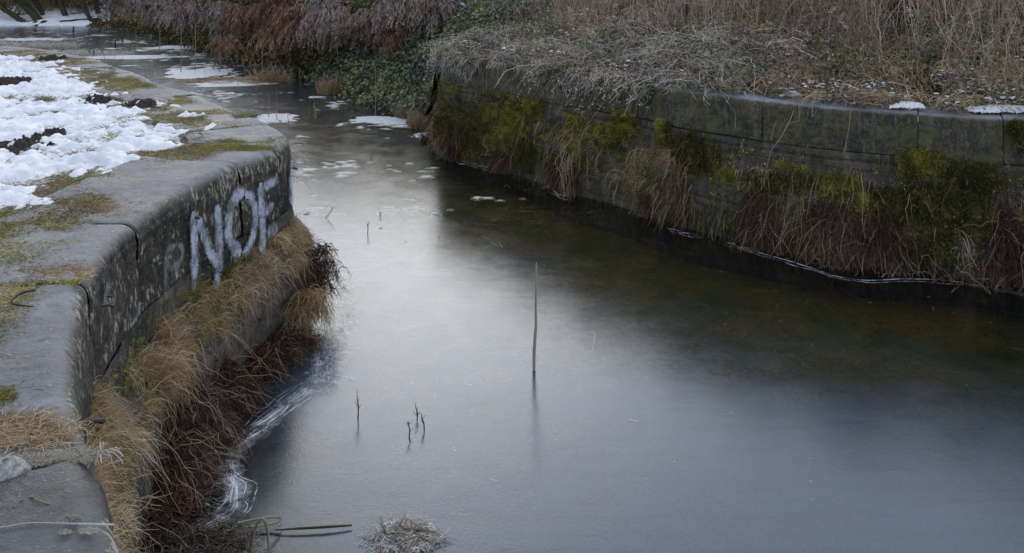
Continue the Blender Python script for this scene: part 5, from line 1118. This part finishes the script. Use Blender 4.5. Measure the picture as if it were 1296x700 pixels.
pt = arc(np.stack([X, Y, np.full(n, 1.49)], 1), rdir(n)*.9+np.array([0, 0, .8]), U(.05, .13, n), U(.2, .9, n), 4, .08); tag(MB().strands(pt, taper(n, 4, .0028, .3), 2, np.clip(cl[k]*2-.9+RNG.random(n)*.5, 0, 1)).build('short_grass', M['tuft']), 'short grass blades poking through the snow', 'grass', kind='stuff')
gtuft(311, 147, .10, 700, .14, 'round brown grass ball on the edge of the far flagstones', 'tuft', .9, None)
# tuft hanging off behind nose
tuft_at(WL, sN+.35, sN+.6, 1.25, 130, .17, M['frost_grass'], 'grass_tuft', 'frosted spidery tuft behind the nose of the left wall', 'grass tuft', None, .8, .5, .003, 1.0)
# moss and straw fringe between snow and stone
def fringe(n, gen, mat, name, label, ln, r=.0018, up=.5, z=.008):
    X, Y = gen(n); dl = sdist(X, Y, LC)*SLs; k = dl > .02; X, Y = X[k], Y[k]; n = len(X); root = np.stack([X, Y, np.full(n, 1.497+z*.3)], 1)
    pt = arc(root, rdir(n)+np.array([0, 0, up]), ln*U(.4, 1.1, n), U(.2, .8, n), 4, .08); pt[..., 2] = np.maximum(pt[..., 2], 1.50)
    tag(MB().strands(pt, taper(n, 4, r*U(.6, 1.4, n), .3), 2).build(name, M[mat]), label, 'moss' if 'moss' in name else 'straw', kind='stuff')
def gen_fr(n):
    sB = U(0, len(SBC)-1, n).astype(int); X = SBC[sB, 0]+RNG.normal(size=n)*.05; Y = SBC[sB, 1]+RNG.normal(size=n)*.05; tg = nrm(np.gradient(SBC, axis=0))[sB]; nn = np.stack([tg[:, 1], -tg[:, 0]], 1)*SLs
    dd = U(-.34, .34, n); X += nn[:, 0]*dd; Y += nn[:, 1]*dd; k = fbm(X*3, Y*3, 0, 3, 141)+U(-.08, .08, n) > .44; return X[k], Y[k]
fringe(130000, gen_fr, 'moss', 'moss_fringe', 'yellow green moss edging the snow along the coping', .028, .002, .9)
fringe(60000, gen_fr, 'moss_bright', 'moss_fringe', 'bright moss specks edging the snow along the coping', .022, .002, .9)
fringe(26000, gen_fr, 'bank_grass', 'straw_fringe', 'dry straw edging the snow along the coping', .07)
def gen_px(cx_, cy_, sx, sy):
    def g(n):
        q = np.array([P(cx_+a*sx, cy_+b*sy, 1.5) for a, b in RNG.normal(size=(n, 2))]); return q[:, 0], q[:, 1]
    return g
for (cx_, cy_, sx, sy, n, mat, nm, lab, ln) in [(300, 176, 24, 3.5, 9000, 'moss_bright', 'moss_streak', 'bright moss streak across the top of the wall nose', .03), (300, 187, 26, 1.6, 5000, 'moss', 'moss_streak', 'thin moss line in the coping joint at the nose', .025), (255, 168, 10, 3, 3000, 'moss', 'moss_streak', 'moss at the tip of the snow', .03),
        (75, 345, 20, 5, 1800, 'bank_grass', 'straw_litter', 'dry straw on the coping by the dark twig', .06), (85, 355, 14, 3, 900, 'moss', 'moss_streak', 'small moss spot under the straw on the coping', .02), (125, 262, 20, 6, 1800, 'bank_grass', 'straw_litter', 'brown litter beside the bend of the wall', .045), (5, 373, 12, 4, 600, 'bank_grass', 'straw_litter', 'straw wisp at the left edge', .05),
        (25, 545, 34, 10, 2600, 'bank_grass', 'straw_litter', 'pale straw piled before the frosted row', .07), (18, 540, 14, 6, 1500, 'moss_bright', 'moss_streak', 'green moss cushion under the pale straw', .02), (5, 500, 8, 5, 600, 'moss', 'moss_streak', 'small moss spot at the left edge of the coping', .02), (10, 612, 16, 7, 500, 'moss_bright', 'moss_streak', 'moss patch below the frosted row', .015),
        (8, 660, 10, 4, 200, 'moss_bright', 'moss_streak', 'moss patch by the end of the frosted twig', .015), (60, 245, 50, 8, 5000, 'bank_grass', 'straw_litter', 'straw strip between the snow and the coping', .05)]:
    fringe(n, gen_px(cx_, cy_, sx, sy), mat, nm, lab, ln, .0016)
# frosted grass row in the near joint
n = 1500; t = RNG.random(n); q = np.array([P(x, y, 1.5) for x, y in zip(20+105*t+RNG.normal(size=n)*3, 586-10*t+RNG.normal(size=n)*2.6)]); e = q
pt = arc(q, rdir(n)*.8+np.array([0, -.1, .7]), U(.015, .055, n), .5, 5, .06); tag(MB().strands(pt, taper(n, 5, U(.0006, .0014, n), .5), 2).build('frosted_grass_row', M['frost_grass'], q.mean(0)), 'frosted row of short grass in the joint of the near coping', 'grass')
p = P(126, 578, 1.5); n = 16; pt = arc(np.tile(p, (n, 1))+RNG.normal(size=(n, 3))*.006, np.stack([U(-.4, 1.2, n), U(-.6, .6, n), U(.3, 1, n)], 1), U(.05, .13, n), U(.5, 1.3, n), 9, .015); tag(MB().strands(pt, taper(n, 9, .0034, .4), 2).build('frosted_tuft', M['frost_grass'], p), 'frosted curling grass blades hanging over the near wall edge', 'grass')
# frosted lump
p = P(6, 590, 1.52); k, m_ = 26, 20; th_ = np.linspace(0, 2*math.pi, k); ph = np.linspace(.02, math.pi/2+.2, m_); A, B = np.meshgrid(th_, ph, indexing='ij'); rr = .05*(1+.6*(fbm(np.cos(A)*2+4, np.sin(A)*2+B*2, 0, 4, 7)-.5))
V = np.stack([p[0]+rr*np.sin(B)*np.cos(A)*1.5, p[1]+rr*np.sin(B)*np.sin(A), 1.5+rr*np.cos(B)*.8], -1).reshape(-1, 3); tag(mesh_obj('frosted_clod', V, grid_quads(k, m_)[:, ::-1], M['pale_stone'], (p[0], p[1], 1.5)), 'frosted mossy clod at the left end of the frosted row', 'clod')
# frosted twig and leaves on the near coping
zt = 1.516
pts = [P(-30, 670, zt), P(0, 668, zt), P(40, 662, zt), P(90, 663, zt), P(145, 664, zt)]; c, _ = smooth_curve(np.array(pts), .004); n = 800; i = RNG.integers(0, len(c), n)
e = empty('frosted_twig', pts[2]); idx = np.linspace(0, len(c)-1, 40).astype(int); MB().strands(c[idx][None], np.full((1, 40), .0022), 5, np.array([.7])).build('stem', M['frost_grass'], parent=e)
MB().strands(arc(c[i], RNG.normal(size=(n, 3)), U(.002, .006, n), 0, 2, 0), taper(n, 2, .0006, .5), 2, np.full(n, .5)).build('hoar_frost', M['rime'], parent=e); tag(e, 'frost covered twig lying across the near coping', 'twig')
def big_leaf(x0_, x1_, y_, wd, label, curl=.3):
    a, b = P(x0_, y_, zt), P(x1_, y_+1, zt-.004); K, Wn = 22, 9; t = np.linspace(0, 1, K); w_ = wd*np.sin(np.pi*t**.8)**.8*(1+.03*np.sin(t*40)); u = np.linspace(-1, 1, Wn); d = b-a; sd_ = nrm(np.cross(d, [0, 0, 1]))
    V = a+t[:, None, None]*d+sd_*(u[None, :, None]*w_[:, None, None]); V[..., 2] += curl*wd*(u[None, :]**2)+.002*np.sin(t*20)[:, None]; al = np.maximum(np.tile(np.abs(u), (K, 1))**3, (np.tile(t[:, None], (1, Wn)))**8)
    tag(mesh_obj('frosted_leaf', V.reshape(-1, 3), grid_quads(K, Wn), M['frost_leaf'], a, None, {'tint': np.full(K*Wn, .5), 'along': al.ravel()}), label, 'leaf')
big_leaf(73, 94, 674, .011, 'small frosted leaf under the twig on the near coping'); big_leaf(97, 131, 673, .013, 'larger green frosted leaf under the end of the twig'); big_leaf(82, 104, 657, .009, 'reddish frosted leaf behind the twig', .8)
poly_thing('dark_twig', [P(45, 367, 1.51), P(27, 371, 1.53), P(14, 383, 1.52), P(30, 387, 1.51), P(43, 388, 1.51)], (.004, .006, .005, .005, .003), 'twig', 'dark bent twig lying on the middle of the coping', 'twig')
poly_thing('pale_straw', [P(38, 628, 1.51), P(52, 634, 1.515), P(66, 639, 1.51)], .002, 'reed', 'single pale straw on the near coping stone', 'straw')
# litter on the coping
n = 380; X, Y = np.concatenate([gen_px(70, 400, 60, 120)(n)[0]]), None
q = np.array([P(a, b, 1.5) for a, b in zip(U(0, 130, n), U(230, 690, n))]); dl = sdist(q[:, 0], q[:, 1], LC)*SLs; q = q[dl > .12]; n = len(q); q[:, 2] = 1.508
mb = MB(); mb.strands(arc(q, rdir(n), U(.008, .05, n), 0, 4, .1), taper(n, 4, U(.0006, .0016, n), .5), 2); mb.leaves(q[:120], U(.006, .014, 120), np.array([0, 0, 2.0]), .4)
tag(mb.build('coping_litter', M['dead_brown']), 'small twigs and seeds scattered on the coping', 'litter', kind='stuff')
